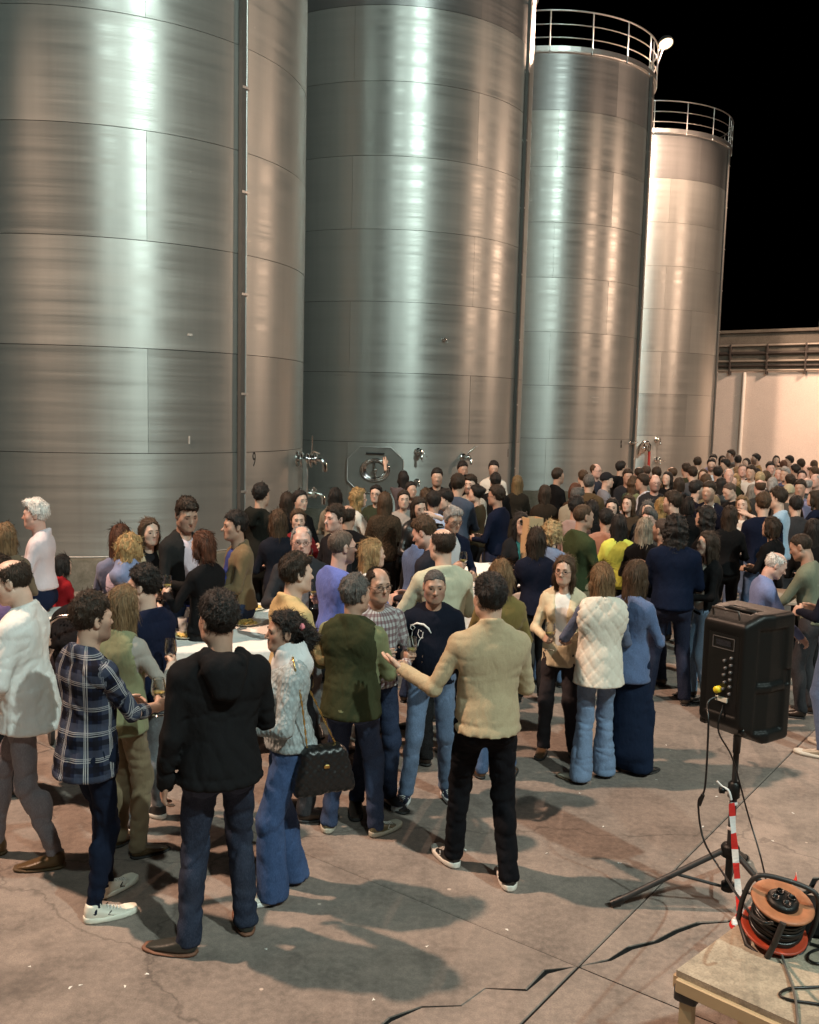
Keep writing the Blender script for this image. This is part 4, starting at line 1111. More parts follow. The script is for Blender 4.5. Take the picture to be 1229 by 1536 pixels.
# ---- the nearest group
N((328, 1415), (327, 893), 12, 'man in a plain black hooded sweatshirt and dark jeans, back turned', hair='textured', hc=HB, skin=2, top='hoodie', tc=BLK, leg=(.020, .026, .045), build=1.14, loose=.014, hood=True, hem=.86, folds=1.3,
  arms=('belly', 'down'), feet=((.15, .05, -5), (-.16, -.03, 55)), hy=18, sc=(.03, .03, .025), sole=(.16, .07, .04), shoe='shoe', fit='regular', var=1)
N((138, 1368), (163, 893), -58, 'man in a navy and white plaid shirt holding up a wine glass', hair='textured', hc=HDB, skin=1, top='shirt', tk='plaid', tc=(.012, .016, .034), lk='cloth', leg=(.009, .013, .027), build=1.04, collar='shirt', hem=.80,
  arms=((.10, .36, 1.10), 'belly'), hands=('grip', 'relax'), palm=((-1, 0, .1), None), glass=(1, 0), sleeve=.72, folds=1.4, feet=((.08, -.04, -22), (-.09, .14, 8)), shoe='sneaker', sc=(.66, .63, .54), sole=(.70, .68, .58), fit='slim', var=2, beard=.5, hy=-6)
N((45, 1290), (32, 838), 72, 'balding man in a loose white shirt and grey jeans, back half turned', hair='ring', hc=HDB, skin=0, top='shirt', tc=WHT, collar='shirt', hem=.80, loose=.018, leg=(.17, .155, .17), build=1.08, belly=.02, folds=1.0, res=.0115,
  arms=('belly', 'belly'), feet=((.08, .22, -10), (-.09, -.18, 6)), sc=(.10, .06, .025), sole=(.08, .05, .02), var=3, fit='slim', hp=-14, lean=.06)
N((222, 1236), (190, 852), 40, 'man in a navy sweater and grey jeans standing behind the plaid shirt', hair='textured', hc=HB, skin=0, top='sweater', tk='knit', tc=(.010, .014, .034), leg=(.14, .15, .16), arms=('belly', 'hold'), hands=('relax', 'grip'), specs=True, shoe='sneaker', sc=(.02, .02, .02), sole=(.6, .58, .52), hy=22, fit='slim', var=0)
N((186, 1282), (158, 914), -45, 'woman with long brown hair in a pale olive gilet and khaki trousers', sex='f', H=1.62, hair='long', hc=HDL, skin=1, top='blouse', tc=(.32, .30, .27), vest=('cloth', (.22, .23, .13), .84, False), leg=KHA, lk='cloth', arms=('hold', 'belly'), hands=('grip', 'relax'), glass=(2, 0), sc=(.08, .05, .02), var=1, fit='regular')
N((428, 1336), (440, 915), 98, 'smiling woman with a curly dark ponytail in a grey cable sweater', sex='f', hair='pony', hc=HB, skin=2, top='sweater', tk='cable', tc=(.36, .41, .42), loose=.026, hem=.93, leg=(.035, .065, .15), fit='wide', arms=('belly', 'belly'), hands=('relax', 'relax'), inner=None, scarf=(.60, .63, .64),
  shoe='sneaker', sc=(.62, .60, .52), sole=(.72, .72, .68), feet=((.09, -.06, -4), (-.10, .08, 6)), hy=4, hr=-4, var=0, build=1.06)
N((525, 1250), (543, 865), -22, 'grey haired man in a dark olive gilet over pale green sleeves', hair='short', hc=HDG, skin=2, top='shirt', tc=OLV, vest=('cloth', OLD, .84, False), collar='shirt', leg=(.028, .042, .085), build=1.12, belly=.03, arms=('belly', 'hold'), hands=('relax', 'grip'), feet=((.16, .04, -25), (-.14, -.02, 20)), sc=(.13, .11, .06), sole=(.45, .42, .34), shoe='sneaker', hy=-22, var=3, folds=1.5)
N((643, 1192), (643, 853), 186, 'man facing out in a navy sweatshirt with a white horse head print', hair='buzz', hc=(.075, .072, .07), skin=2, top='sweatshirt', tc=(.008, .010, .018), leg=(.10, .145, .23), build=1.10, belly=.03, arms=((.24, .24, 1.16), 'belly'), hands=('grip', 'relax'), palm=((-1, .2, 0), None), glass=(1, 0),
  feet=((.17, .10, -22), (-.12, .0, 12)), shoe='sneaker', sc=(.016, .020, .04), sole=(.65, .65, .65), hp=-4, var=1, sleeve=.96, beard=.25, folds=.7)
N((722, 1318), (747, 865), 14, 'man in a beige knit sweater and black trousers, one hand raised in talk', hair='short', hc=HB, skin=1, top='sweater', tk='knit', tc=BEI, collar='turtle', leg=(.008, .008, .010), lk='cloth', build=1.10, eh=(None, (-.2, -.3, -1)), arms=('belly', (-.46, .20, 1.19)), hands=('relax', 'open'), palm=(None, (.6, -.2, .5)),
  feet=((.13, -.12, -8), (-.13, .18, 16)), shoe='sneaker', sc=(.012, .012, .012), sole=(.66, .64, .58), hy=14, var=2, folds=.8, hem=.90, fit='regular')
N((890, 1168), (915, 845), 14, 'woman in a cream quilted gilet over blue sleeves, fair straight hair', sex='f', hair='longbob', hc=HDL, skin=0, top='blouse', tc=(.10, .125, .20), vest=('cloth', (.68, .63, .54), .80, True), leg=(.14, .20, .31), fit='flare', arms=('belly', 'hold'), hands=('relax', 'grip'), shoe='shoe', sc=(.36, .33, .26), sole=(.12, .08, .05), feet=((.09, .05, -10), (-.11, -.07, 48)), hy=8, var=1, res=.0105)
N((938, 1156), (944, 840), -32, 'woman in a blue denim jacket and long navy wide trousers', sex='f', hair='long', hc=HBR, skin=1, top='jacket', tk='denim', tc=(.075, .115, .22), hem=.78, leg=(.010, .017, .038), lk='cloth', fit='wide', arms=('belly', 'down'), sc=(.02, .02, .02), var=2, skirt=True, build=.96)
N((836, 1130), (826, 832), 172, 'woman with spectacles in a cream blazer, holding a small glass at her waist', sex='f', hair='longbob', hc=HBR, skin=1, top='blazer', tc=(.60, .52, .36), vneck=(.06, .035, 1.0), inner=(.66, .66, .64), hem=.80, leg=(.035, .032, .036), lk='cloth', arms=('belly', 'belly'), hands=('grip', 'grip'), glass=(1, 0), specs=True, var=0, hy=-8, sc=(.07, .04, .02), build=.98, loose=.006)
C(753, 839, 8, 'woman with light brown hair in a mustard top behind the beige sweater', 1.62, sex='f', hair='longbob', hc=HDL, top='blouse', tc=(.18, .135, .045), leg=(.06, .10, .19), arms=('belly', 'belly'), skin=0, var=3, sc=(.10, .05, .025))
N((1000, 1054), (1040, 775), 4, 'tall person with loose dark curls in a navy sweater and navy trousers', hair='curlylong', hc=HB, skin=1, top='sweater', tk='knit', tc=(.010, .017, .042), leg=(.012, .016, .034), arms=('belly', 'belly'), feet=((.16, -.02, -20), (-.17, .06, 20)), sc=(.05, .04, .03), build=1.08, loose=.014, var=0, fit='regular')
SPECS.append([None, at_z(1246, 1132), 62, 'man in a dark navy jacket and blue jeans beside the loudspeaker', dict(H=1.80, hair='short', hc=HDB, top='jacket', tc=(.010, .012, .022), leg=(.085, .13, .23), arms=('belly', 'belly'), collar='jacket', shoe='sneaker', sc=(.28, .24, .18), sole=(.5, .48, .42), feet=((.12, .05, -10), (-.12, -.02, 20)), var=1, build=1.08)])
C(1140, 824, -76, 'elderly man with thin white hair in a blue shirt leaning over the table', 1.55, hair='ring', hc=HW, skin=3, top='shirt', tk='denim', tc=(.13, .17, .33), collar='shirt', leg=DGR, lk='cloth', arms=('table', 'table'), lean=.20, hp=-16, var=3, loose=.012)
C(1228, 800, 78, 'man in a sage green sweater leaning over the table towards the elderly man', 1.66, hair='buzz', hc=HDB, skin=2, top='sweater', tk='knit', tc=(.24, .27, .19), leg=DGR, arms=('table', 'table'), lean=.18, hp=-12, var=2)
# ---- round the white table
C(440, 832, -66, 'man in a pale yellow sweater with a black collar, seen in profile', 1.76, hair='short', hc=HDB, skin=0, top='sweater', tk='knit', tc=MUS, scarf=None, collar='shirt', leg=DGR, arms=('hold', 'belly'), hands=('grip', 'relax'), glass=(1, 0), var=1, build=1.06)
C(452, 788, 184, 'elderly man with thin grey hair and spectacles in a dark jacket, facing out', 1.72, hair='balding', hc=HG, skin=3, top='jacket', tc=DGR, vneck=(.05, .06, .95), inner=(.42, .42, .45), collar='jacket', leg=GRY, arms=('hold', 'hold'), hands=('grip', 'grip'), glass=(0, 1), specs=True, var=2, build=1.08)
C(509, 795, -62, 'bald man with spectacles and a beard in a periwinkle blue sweater', 1.75, hair='buzz', hc=(.10, .075, .06), skin=3, top='sweater', tk='knit', tc=PER, leg=JD, arms=('hold', 'belly'), beard=.8, specs=True, var=0, build=1.12, belly=.03)
C(556, 808, -74, 'woman with straight fair hair and a white top, seen in profile', 1.66, sex='f', hair='longbob', hc=HBL, skin=0, top='blouse', tc=WHT, leg=BLK, arms=('belly', 'belly'), var=1)
C(566, 850, 206, 'man with a receding hairline and spectacles in a dark red checked shirt', 1.60, hair='balding', hc=HDB, skin=2, top='shirt', tk='check', tc=(.40, .40, .40), collar='shirt', leg=JD, arms=('hold', 'belly'), specs=True, var=3)
C(666, 792, 22, 'man with a bald crown in a pale sage shirt, back turned', 1.80, hair='ring', hc=HDB, skin=0, top='shirt', tc=SGT, sleeve=.46, leg=BLK, arms=('belly', 'hold'), hands=('relax', 'grip'), glass=(0, 1), var=1, build=1.0, loose=.008, hy=14)
C(627, 778, -58, 'grey haired man in a blue denim shirt leaning in to talk', 1.72, hair='short', hc=HDG, skin=2, top='shirt', tk='denim', tc=DSH, collar='shirt', leg=JD, arms=('belly', 'belly'), var=2, lean=.08)
C(653, 776, 68, 'man in a charcoal jacket with his head bent to his neighbour', 1.76, hair='short', hc=HBR, skin=3, top='jacket', tc=(.022, .022, .03), collar='jacket', leg=DGR, arms=('belly', 'belly'), hp=-18, var=0, lean=.1)
C(678, 760, 214, 'grey haired man with spectacles in a dark navy suit looking down', 1.72, hair='swept', hc=HG, skin=2, top='jacket', tc=NVY, vneck=(.05, .05, 1.0), inner=(.5, .5, .52), collar='jacket', leg=NVY, lk='cloth', arms=('hold', 'belly'), hands=('grip', 'relax'), glass=(1, 0), hp=-15, specs=True, var=3)
C(782, 768, 202, 'woman with a black fringe in a dark blazer and teal top, holding a glass', 1.64, sex='f', hair='fringe', hc=HB, skin=0, top='blazer', tc=(.020, .020, .022), vneck=(.05, .06, .95), inner=(.03, .20, .22), leg=BLK, arms=('hold', 'down'), hands=('grip', 'relax'), glass=(1, 0), var=1)
C(806, 791, 4, 'woman with dark shoulder hair in a navy top, back turned, behind the cream blazer', 1.63, sex='f', hair='longbob', hc=HDB, skin=1, top='blouse', tc=(.010, .012, .024), leg=BLK, arms=('belly', 'belly'), var=2)
C(829, 781, -32, 'woman with short curly fair hair in a washed denim shirt', 1.62, sex='f', hair='curly', hc=(.34, .24, .12), skin=0, top='shirt', tk='denim', tc=(.15, .22, .36), leg=JM, arms=('belly', 'hold'), var=0)
C(873, 756, -58, 'man with cropped hair in an olive green jacket', 1.74, hair='buzz', hc=HBR, skin=2, top='jacket', tc=(.055, .075, .035), collar='jacket', leg=KHA, arms=('belly', 'belly'), var=1, build=1.14)
C(849, 729, -56, 'grey haired man with spectacles in a light beige jacket, bending forward', 1.68, hair='swept', hc=HDG, skin=2, top='jacket', tc=(.38, .36, .28), collar='jacket', vneck=(.05, .05, .95), inner=(.55, .6, .6), leg=GRY, arms=('belly', 'belly'), lean=.25, hp=-18, specs=True, var=2)
C(930, 771, 4, 'woman with very long black hair in a lime yellow top', 1.64, sex='f', hair='verylong', hc=HB, skin=2, top='blouse', tc=YEL, leg=BLK, arms=('belly', 'belly'), var=3)
C(909, 764, -24, 'man with spectacles in a salmon pink shirt beside the lime yellow top', 1.70, hair='short', hc=HB, skin=2, top='shirt', tc=SAL, leg=DGR, arms=('belly', 'belly'), specs=True, var=0, hy=20)
C(968, 776, -6, 'woman with ash blonde long hair in a black top with white print', 1.66, sex='f', hair='long', hc=(.24, .20, .15), skin=1, top='blouse', tc=BLK, leg=BLK, arms=('belly', 'belly'), var=1)
C(998, 777, 52, 'man with a shaved head and beard in a dark navy shirt', 1.70, hair='buzz', hc=(.05, .035, .028), skin=2, top='shirt', tc=(.014, .02, .036), collar='shirt', leg=JD, arms=('hold', 'belly'), beard=.8, var=2)
C(1013, 738, 68, 'bearded man in a grey teal sweater', 1.80, hair='short', hc=HDB, skin=0, top='sweater', tk='knit', tc=TEA, leg=JD, arms=('belly', 'belly'), beard=.7, var=3)
C(1044, 722, -66, 'man with a dark quiff and beard in a navy crew neck shirt', 1.80, hair='textured', hc=HB, skin=0, top='shirt', tc=NVY, leg=JD, arms=('belly', 'belly'), beard=.8, var=0)
C(1066, 723, 156, 'young man in a navy jacket with an open white shirt collar', 1.80, hair='textured', hc=HDB, skin=1, top='jacket', tc=(.010, .013, .028), vneck=(.07, .05, 1.1), inner=(.55, .53, .5), leg=JD, arms=('hold', 'belly'), var=1, beard=.5)
C(1066, 797, 112, 'young woman with windblown dark hair looking back over her shoulder', 1.63, sex='f', hair='long', hc=HDB, skin=0, top='cardigan', tc=BLK, vneck=(.05, .1, .95), inner=(.55, .52, .46), leg=(.17, .26, .38), arms=('belly', 'belly'), var=2, hy=-6)
C(1096, 758, 8, 'woman with long dark brown hair in a black dress', 1.66, sex='f', hair='verylong', hc=HDB, skin=1, top='blouse', tc=BLK, leg=BLK, arms=('belly', 'belly'), var=0)
C(1116, 743, 168, 'woman with long fair hair and a white blouse, hand at her temple', 1.67, sex='f', hair='long', hc=HDL, skin=0, top='jacket', tc=BRN, vneck=(.06, .06, .9), inner=(.62, .60, .55), leg=JM, arms=('belly', (-.10, .2, 1.53)), hands=('relax', 'open'), var=3, hr=8)
C(1147, 740, 18, 'man in a dark navy sweater and blue jeans beside the pale denim jacket', 1.78, hair='short', hc=HBR, skin=0, top='sweater', tk='knit', tc=NVY, leg=(.075, .12, .22), arms=('belly', 'belly'), var=1, build=1.1)
C(1171, 732, 76, 'man in a pale washed denim jacket with one hand in his pocket', 1.80, hair='short', hc=HDB, skin=0, top='jacket', tk='denim', tc=LDN, collar='jacket', vneck=(.05, .04, 1.1), inner=(.6, .6, .6), leg=JD, arms=('belly', 'pocket'), var=2)
C(1061, 760, 74, 'woman with dark wavy hair in black, seen in profile before the long dark hair', 1.66, sex='f', hair='curlylong', hc=HB, skin=1, top='jacket', tc=BLK, leg=BLK, arms=('belly', 'belly'), var=1)
C(1098, 724, 118, 'man with a shaved head in black looking down', 1.72, hair='buzz', hc=(.06, .04, .03), skin=0, top='jacket', tc=BLK, collar='jacket', leg=BLK, arms=('belly', 'belly'), hp=-22, var=3)
C(1130, 726, 2, 'woman with straight grey hair, back turned', 1.64, sex='f', hair='longbob', hc=(.17, .16, .14), skin=0, top='coat', tc=(.12, .11, .10), leg=DGR, arms=('belly', 'belly'), var=2)
# ---- left side, between the white shirt and tank 9
C(58, 750, 78, 'white haired man in a pale pink shirt by tank 9, seen in profile', 1.78, hair='swept', hc=HW, skin=3, top='shirt', tc=(.62, .56, .60), collar='shirt', leg=NVY, lk='cloth', arms=('belly', 'belly'), sleeve=.62, belly=.03, hem=.98, var=2)
C(8, 784, 6, 'woman with long light brown hair beside the pale pink shirt', 1.64, sex='f', hair='long', hc=HDL, skin=0, top='coat', tc=(.16, .12, .08), leg=DGR, arms=('belly', 'belly'), var=3)
C(-6, 832, -70, 'woman in a violet print blouse facing the loose white shirt', 1.64, sex='f', hair='bob', hc=HDB, skin=1, top='blouse', tc=(.20, .12, .24), leg=DGR, arms=('belly', 'belly'), var=0)
C(92, 834, -56, 'child with black hair in a bright red jacket', 1.24, sex='f', hair='bob', hc=HB, skin=0, top='jacket', tc=RED, leg=DGR, arms=('belly', 'belly'), var=1, hood=True)
C(180, 787, -16, 'woman with dark auburn hair behind the pink and lilac sweater', 1.66, sex='f', hair='longbob', hc=HAU, skin=0, top='coat', tc=(.15, .16, .24), leg=DGR, arms=('belly', 'belly'), var=2)
C(192, 803, -42, 'woman with short blonde hair in a pale lilac sweater and blue scarf', 1.64, sex='f', hair='curly', hc=(.36, .23, .10), skin=0, top='sweater', tc=(.55, .45, .56), scarf=(.22, .26, .42), leg=JL, arms=('belly', 'hold'), var=3)
C(223, 777, 204, 'smiling woman in a long beige trench coat raising a hand', 1.70, sex='f', hair='longbob', hc=HBR, skin=0, top='coat', tk='coat', tc=(.30, .28, .20), hem=.5, vneck=(.06, .09, .52), inner=(.012, .012, .014), leg=JD, arms=('belly', (-.16, .28, 1.36)), hands=('relax', 'point'), glass=(1, 0), var=0, loose=.01)
C(277, 748, 218, 'tall man in a dark zip jacket and pale pink shirt looking down', 1.86, hair='short', hc=HDB, skin=2, top='jacket', tc=(.020, .020, .020), collar='jacket', vneck=(.05, .08, .92), inner=(.58, .50, .56), leg=JD, arms=('belly', 'belly'), hands=('relax', 'grip'), hp=-16, hy=-14, var=1)
C(307, 796, 48, 'woman with an auburn bob in a black sweater holding a glass', 1.66, sex='f', hair='bob', hc=HAU, skin=0, top='sweater', tk='knit', tc=BLK, leg=BLK, arms=('forward', 'hold'), hands=('open', 'grip'), glass=(0, 1), var=2)
C(357, 768, 104, 'man in a brown bomber jacket over a royal blue shirt', 1.74, hair='short', hc=HB, skin=2, top='jacket', tc=(.155, .11, .058), collar='jacket', vneck=(.05, .08, .94), inner=(.035, .05, .20), leg=JD, arms=('belly', 'belly'), hands=('relax', 'grip'), var=3, build=1.06, belly=.03)
C(390, 727, -38, 'man in a black hooded coat standing close to tank 9', 1.77, hair='textured', hc=HB, skin=1, top='coat', tk='coat', tc=(.020, .021, .018), hood=True, hem=.7, leg=BLK, arms=('belly', 'belly'), var=0)
C(418, 764, 12, 'woman with brown shoulder hair in a dark quilted coat', 1.64, sex='f', hair='longbob', hc=HBR, skin=1, top='coat', tc=(.018, .02, .03), leg=BLK, arms=('belly', 'belly'), var=1)
C(431, 738, 6, 'woman with straight dark brown hair, back turned, below the tank 9 valves', 1.66, sex='f', hair='long', hc=HDB, skin=1, top='coat', tc=(.025, .022, .02), leg=BLK, arms=('belly', 'belly'), var=2)
C(449, 735, 214, 'woman with tied dark hair glancing past the straight dark brown hair', 1.68, sex='f', hair='bun', hc=HB, skin=0, top='jacket', tc=BLK, leg=BLK, arms=('belly', 'belly'), var=3)
C(447, 763, 188, 'woman in a dark red cardigan facing out', 1.63, sex='f', hair='bun', hc=HBR, skin=0, top='cardigan', tc=(.22, .012, .016), leg=BLK, arms=('belly', 'hold'), hands=('relax', 'grip'), glass=(0, 1), var=0)
C(503, 731, -8, 'woman with long black hair in a beige hooded top, back turned', 1.66, sex='f', hair='long', hc=HB, skin=1, top='hoodie', tc=(.26, .23, .17), hood=True, leg=JD, arms=('belly', 'belly'), var=1)
C(521, 757, -14, 'man with a bald crown in a black jacket, back turned', 1.72, hair='ring', hc=HDB, skin=2, top='jacket', tc=BLK, collar='jacket', leg=BLK, arms=('belly', 'belly'), var=2, build=1.1)
C(506, 758, 128, 'man with a ruddy face peering round the bald crown', 1.72, hair='short', hc=HDB, skin=3, top='jacket', tc=(.02, .02, .024), leg=BLK, arms=('belly', 'belly'), var=3)
C(536, 732, -78, 'woman with curly fair hair in a white jacket', 1.66, sex='f', hair='curlylong', hc=(.26, .17, .07), skin=0, top='jacket', tc=(.55, .56, .52), leg=JD, arms=('hold', 'belly'), var=0)
C(565, 727, 168, 'smiling woman with spectacles in a dark green top by the manhole', 1.68, sex='f', hair='bun', hc=HB, skin=0, top='blouse', tc=(.04, .05, .03), leg=BLK, arms=('hold', 'belly'), hands=('grip', 'relax'), specs=True, glass=(1, 0), var=1)
C(578, 738, 2, 'woman with very long brown hair in a brown fleece jacket', 1.68, sex='f', hair='verylong', hc=HBR, skin=1, top='jacket', tk='cable', tc=(.085, .06, .04), leg=BLK, arms=('belly', 'belly'), var=2, loose=.02)
C(606, 706, 14, 'woman in a mauve grey sleeve raising one arm up high', 1.68, sex='f', hair='longbob', hc=HB, skin=1, top='sweater', tc=(.12, .095, .10), leg=BLK, arms=('belly', (-.30, .12, 1.86)), hands=('relax', 'open'), palm=(None, (0, 1, 0)), var=3)
C(616, 722, 206, 'woman with tied hair partly hidden beneath the raised arm', 1.66, sex='f', hair='bun', hc=HB, skin=1, top='blouse', tc=(.05, .04, .045), leg=BLK, arms=('belly', 'belly'), var=0)
C(606, 735, 186, 'woman with a centre parting and a pale scarf facing out', 1.64, sex='f', hair='bun', hc=HDB, skin=0, top='blouse', tc=(.40, .36, .33), leg=BLK, arms=('belly', 'belly'), var=1)
C(640, 732, 20, 'woman with smooth chestnut hair turned towards the tank', 1.64, sex='f', hair='longbob', hc=HBR, skin=1, top='coat', tc=(.05, .04, .03), leg=BLK, arms=('belly', 'belly'), var=2)
C(628, 745, 204, 'woman with dark hair in a black leather jacket, hand to her brow', 1.66, sex='f', hair='long', hc=HDB, skin=0, top='jacket', tk='leather', tc=BLK, leg=BLK, arms=('belly', (-.12, .2, 1.55)), hands=('relax', 'open'), hp=-12, hr=8, var=3)
C(651, 738, -8, 'man in a light blue shirt, back turned', 1.70, hair='short', hc=HB, skin=2, top='shirt', tc=LBL, collar='shirt', leg=NVY, arms=('belly', 'belly'), var=0, build=1.06)
C(671, 735, 104, 'young man in a black suit beside the light blue shirt', 1.72, hair='textured', hc=HB, skin=0, top='jacket', tc=BLK, collar='jacket', leg=BLK, arms=('belly', 'belly'), var=1, hp=-10)
C(656, 703, 182, 'young man in black with cropped hair standing against the tank', 1.80, hair='short', hc=HB, skin=1, top='jacket', tc=BLK, collar='jacket', leg=BLK, arms=('belly', 'belly'), var=2, beard=.4)
C(687, 712, -18, 'tall man in a slate blue shirt, back turned', 1.84, hair='short', hc=HDB, skin=1, top='shirt', tc=(.075, .10, .15), leg=JM, arms=('belly', 'belly'), var=3)
C(694, 693, 200, 'man with thick black hair in a black jacket holding a camera', 1.80, hair='textured', hc=HB, skin=2, top='jacket', tc=BLK, leg=BLK, arms=('face', 'face'), hands=('grip', 'grip'), var=0)
C(707, 713, 162, 'bearded man in a light shirt facing the slate blue shirt', 1.80, hair='short', hc=HDB, skin=0, top='shirt', tc=(.42, .41, .36), leg=KHA, arms=('belly', 'belly'), beard=.8, var=1)
C(717, 727, 76, 'woman with tied hair in a brown jacket, seen in profile', 1.70, sex='f', hair='bun', hc=HB, skin=0, top='jacket', tc=(.085, .06, .035), leg=BLK, arms=('hold', 'belly'), hands=('grip', 'relax'), glass=(1, 0), var=2)
C(741, 692, 184, 'young man in a white jacket standing by the tank duct', 1.82, hair='short', hc=HB, skin=1, top='jacket', tc=(.58, .56, .50), collar='jacket', leg=JD, arms=('belly', 'belly'), var=3, beard=.5)
C(744, 711, 0, 'person with sleek black hair before the white jacket', 1.74, hair='textured', hc=HB, skin=1, top='jacket', tc=BLK, leg=BLK, arms=('belly', 'belly'), var=0)
C(748, 729, 66, 'man with spectacles in a navy padded jacket', 1.76, hair='short', hc=HDB, skin=2, top='jacket', tc=NVY, collar='jacket', leg=NVY, arms=('belly', 'belly'), specs=True, var=1, build=1.08)
C(777, 713, 2, 'woman with long dark blonde hair in a dark coat, back turned', 1.68, sex='f', hair='verylong', hc=(.12, .08, .035), skin=1, top='coat', tk='coat', tc=(.03, .026, .02), hem=.7, leg=BLK, arms=('belly', 'belly'), var=2)
# ---- right half, further back
C(836, 703, -58, 'man with a grey temple in a black jacket by the third tank', 1.76, hair='short', hc=HDB, skin=2, top='jacket', tc=BLK, collar='jacket', leg=BLK, arms=('belly', 'belly'), var=3)
C(818, 727, 6, 'woman with brown hair in a brown coat beside the beige jacket', 1.66, sex='f', hair='longbob', hc=HDB, skin=1, top='coat', tc=(.04, .03, .022), leg=BLK, arms=('belly', 'belly'), var=0)
C(893, 695, 236, 'man with a receding hairline and dark rimmed spectacles in a slate jacket', 1.80, hair='balding', hc=HBR, skin=3, top='jacket', tc=(.045, .05, .07), collar='jacket', leg=DGR, arms=('belly', 'belly'), specs=True, var=1)
C(876, 706, 20, 'person with dark brown hair between the spectacles and the brown jacket', 1.72, hair='short', hc=HBR, skin=1, top='jacket', tc=(.03, .025, .02), leg=DGR, arms=('belly', 'belly'), var=2)
C(884, 713, -12, 'broad man in a brown wool jacket, back turned', 1.76, hair='short', hc=HDG, skin=1, top='jacket', tc=(.12, .08, .04), collar='jacket', leg=DGR, arms=('belly', 'belly'), build=1.2, var=3)
C(863, 724, -40, 'woman with chestnut hair beside the bending beige jacket', 1.68, sex='f', hair='bob', hc=HAU, skin=0, top='coat', tc=(.08, .05, .03), leg=DGR, arms=('belly', 'belly'), var=0)
C(909, 709, -78, 'man in a dark flat cap and pale shirt', 1.72, hair='cap', hc=(.02, .02, .024), skin=0, top='jacket', tc=(.25, .26, .30), leg=DGR, arms=('belly', 'belly'), var=1)
C(931, 692, -48, 'man in a black padded jacket raising a wine glass', 1.80, hair='short', hc=HB, skin=1, top='jacket', tc=BLK, hood=True, leg=BLK, arms=('hold', 'belly'), hands=('grip', 'relax'), glass=(1, 0), var=2)
C(942, 704, 196, 'man facing the black padded jacket', 1.74, hair='short', hc=HDB, skin=2, top='jacket', tc=(.03, .03, .035), leg=BLK, arms=('belly', 'belly'), var=3)
C(951, 714, -28, 'woman with wavy brown hair in a pale green top', 1.68, sex='f', hair='curlylong', hc=HBR, skin=0, top='blouse', tc=(.22, .25, .13), leg=DGR, arms=('belly', 'belly'), var=0)
C(967, 712, 78, 'man in a crisp pale blue shirt reaching forward', 1.76, hair='short', hc=HDB, skin=2, top='shirt', tc=(.52, .58, .68), collar='shirt', leg=NVY, arms=('forward', 'belly'), var=1)
C(983, 711, 192, 'man with a beard and spectacles behind the pale blue shirt', 1.78, hair='balding', hc=HBR, skin=3, top='jacket', tc=DGR, leg=DGR, arms=('belly', 'belly'), beard=.6, specs=True, var=2)
C(1003, 707, 152, 'woman with dark hair in a black coat by the last tank', 1.70, sex='f', hair='longbob', hc=HB, skin=0, top='coat', tc=BLK, leg=BLK, arms=('belly', 'belly'), var=3)
C(971, 697, 30, 'tanned bald man by the red hose', 1.76, hair='buzz', hc=(.06, .04, .03), skin=2, top='jacket', tc=(.03, .03, .03), leg=DGR, arms=('belly', 'belly'), var=0)
C(986, 701, 10, 'person with short dark hair next to the tanned bald man', 1.74, hair='short', hc=HDB, skin=1, top='jacket', tc=BRN, leg=DGR, arms=('belly', 'belly'), var=1)
C(889, 750, 6, 'woman with smooth black hair beside the olive green jacket', 1.64, sex='f', hair='longbob', hc=HB, skin=1, top='coat', tc=BLK, leg=BLK, arms=('belly', 'belly'), var=2)
C(919, 747, 176, 'smiling woman with black hair facing out above the lime yellow top', 1.66, sex='f', hair='longbob', hc=HB, skin=0, top='blouse', tc=BLK, leg=BLK, arms=('belly', 'belly'), var=3)
C(864, 746, -40, 'man with thick dark hair behind the olive green jacket', 1.72, hair='textured', hc=HB, skin=2, top='shirt', tc=(.40, .30, .28), leg=DGR, arms=('belly', 'belly'), var=0)
C(972, 751, 182, 'grey haired woman facing out behind the ash blonde hair', 1.64, sex='f', hair='bob', hc=HDG, skin=0, top='coat', tc=DGR, leg=DGR, arms=('belly', 'belly'), var=1)
C(977, 763, 150, 'man with swept grey hair next to the ash blonde hair', 1.70, hair='swept', hc=HDG, skin=3, top='jacket', tc=(.05, .05, .055), leg=DGR, arms=('belly', 'belly'), var=2)
C(994, 748, 20, 'woman with golden hair and sparkling earrings', 1.64, sex='f', hair='curlylong', hc=(.25, .16, .06), skin=0, top='coat', tc=(.20, .15, .08), leg=DGR, arms=('belly', 'belly'), var=3)
C(1068, 688, 184, 'bearded man in a black suit over a pale blue shirt', 1.80, hair='short', hc=HB, skin=0, top='jacket', tc=BLK, collar='jacket', vneck=(.05, .06, .9), inner=(.5, .56, .62), leg=BLK, arms=('belly', 'belly'), beard=.9, var=0)
C(1115, 695, 182, 'bald man in a black sweater with a white collar', 1.80, hair='buzz', hc=(.12, .09, .07), skin=3, top='sweater', tc=BLK, vneck=(.05, .01, 1.25), inner=(.65, .65, .65), leg=BLK, arms=('belly', 'belly'), var=1, build=1.1)
C(1031, 695, 30, 'man in a moss green jacket before the pale pullover', 1.76, hair='short', hc=HDB, skin=2, top='jacket', tc=(.06, .06, .035), leg=DGR, arms=('belly', 'belly'), var=2)
C(1047, 686, -10, 'man in a cream pullover, back turned, near the wall', 1.78, hair='short', hc=HDB, skin=1, top='sweater', tc=(.50, .44, .34), leg=DGR, arms=('belly', 'belly'), var=3, build=1.1)
C(1071, 682, 170, 'man in a lilac shirt behind the black suit', 1.78, hair='short', hc=HB, skin=0, top='shirt', tc=(.36, .33, .48), leg=DGR, arms=('belly', 'belly'), var=0)
C(1090, 689, 100, 'man with tousled hair in a black shirt beside the black suit', 1.76, hair='textured', hc=HB, skin=1, top='shirt', tc=BLK, leg=BLK, arms=('belly', 'belly'), var=1)
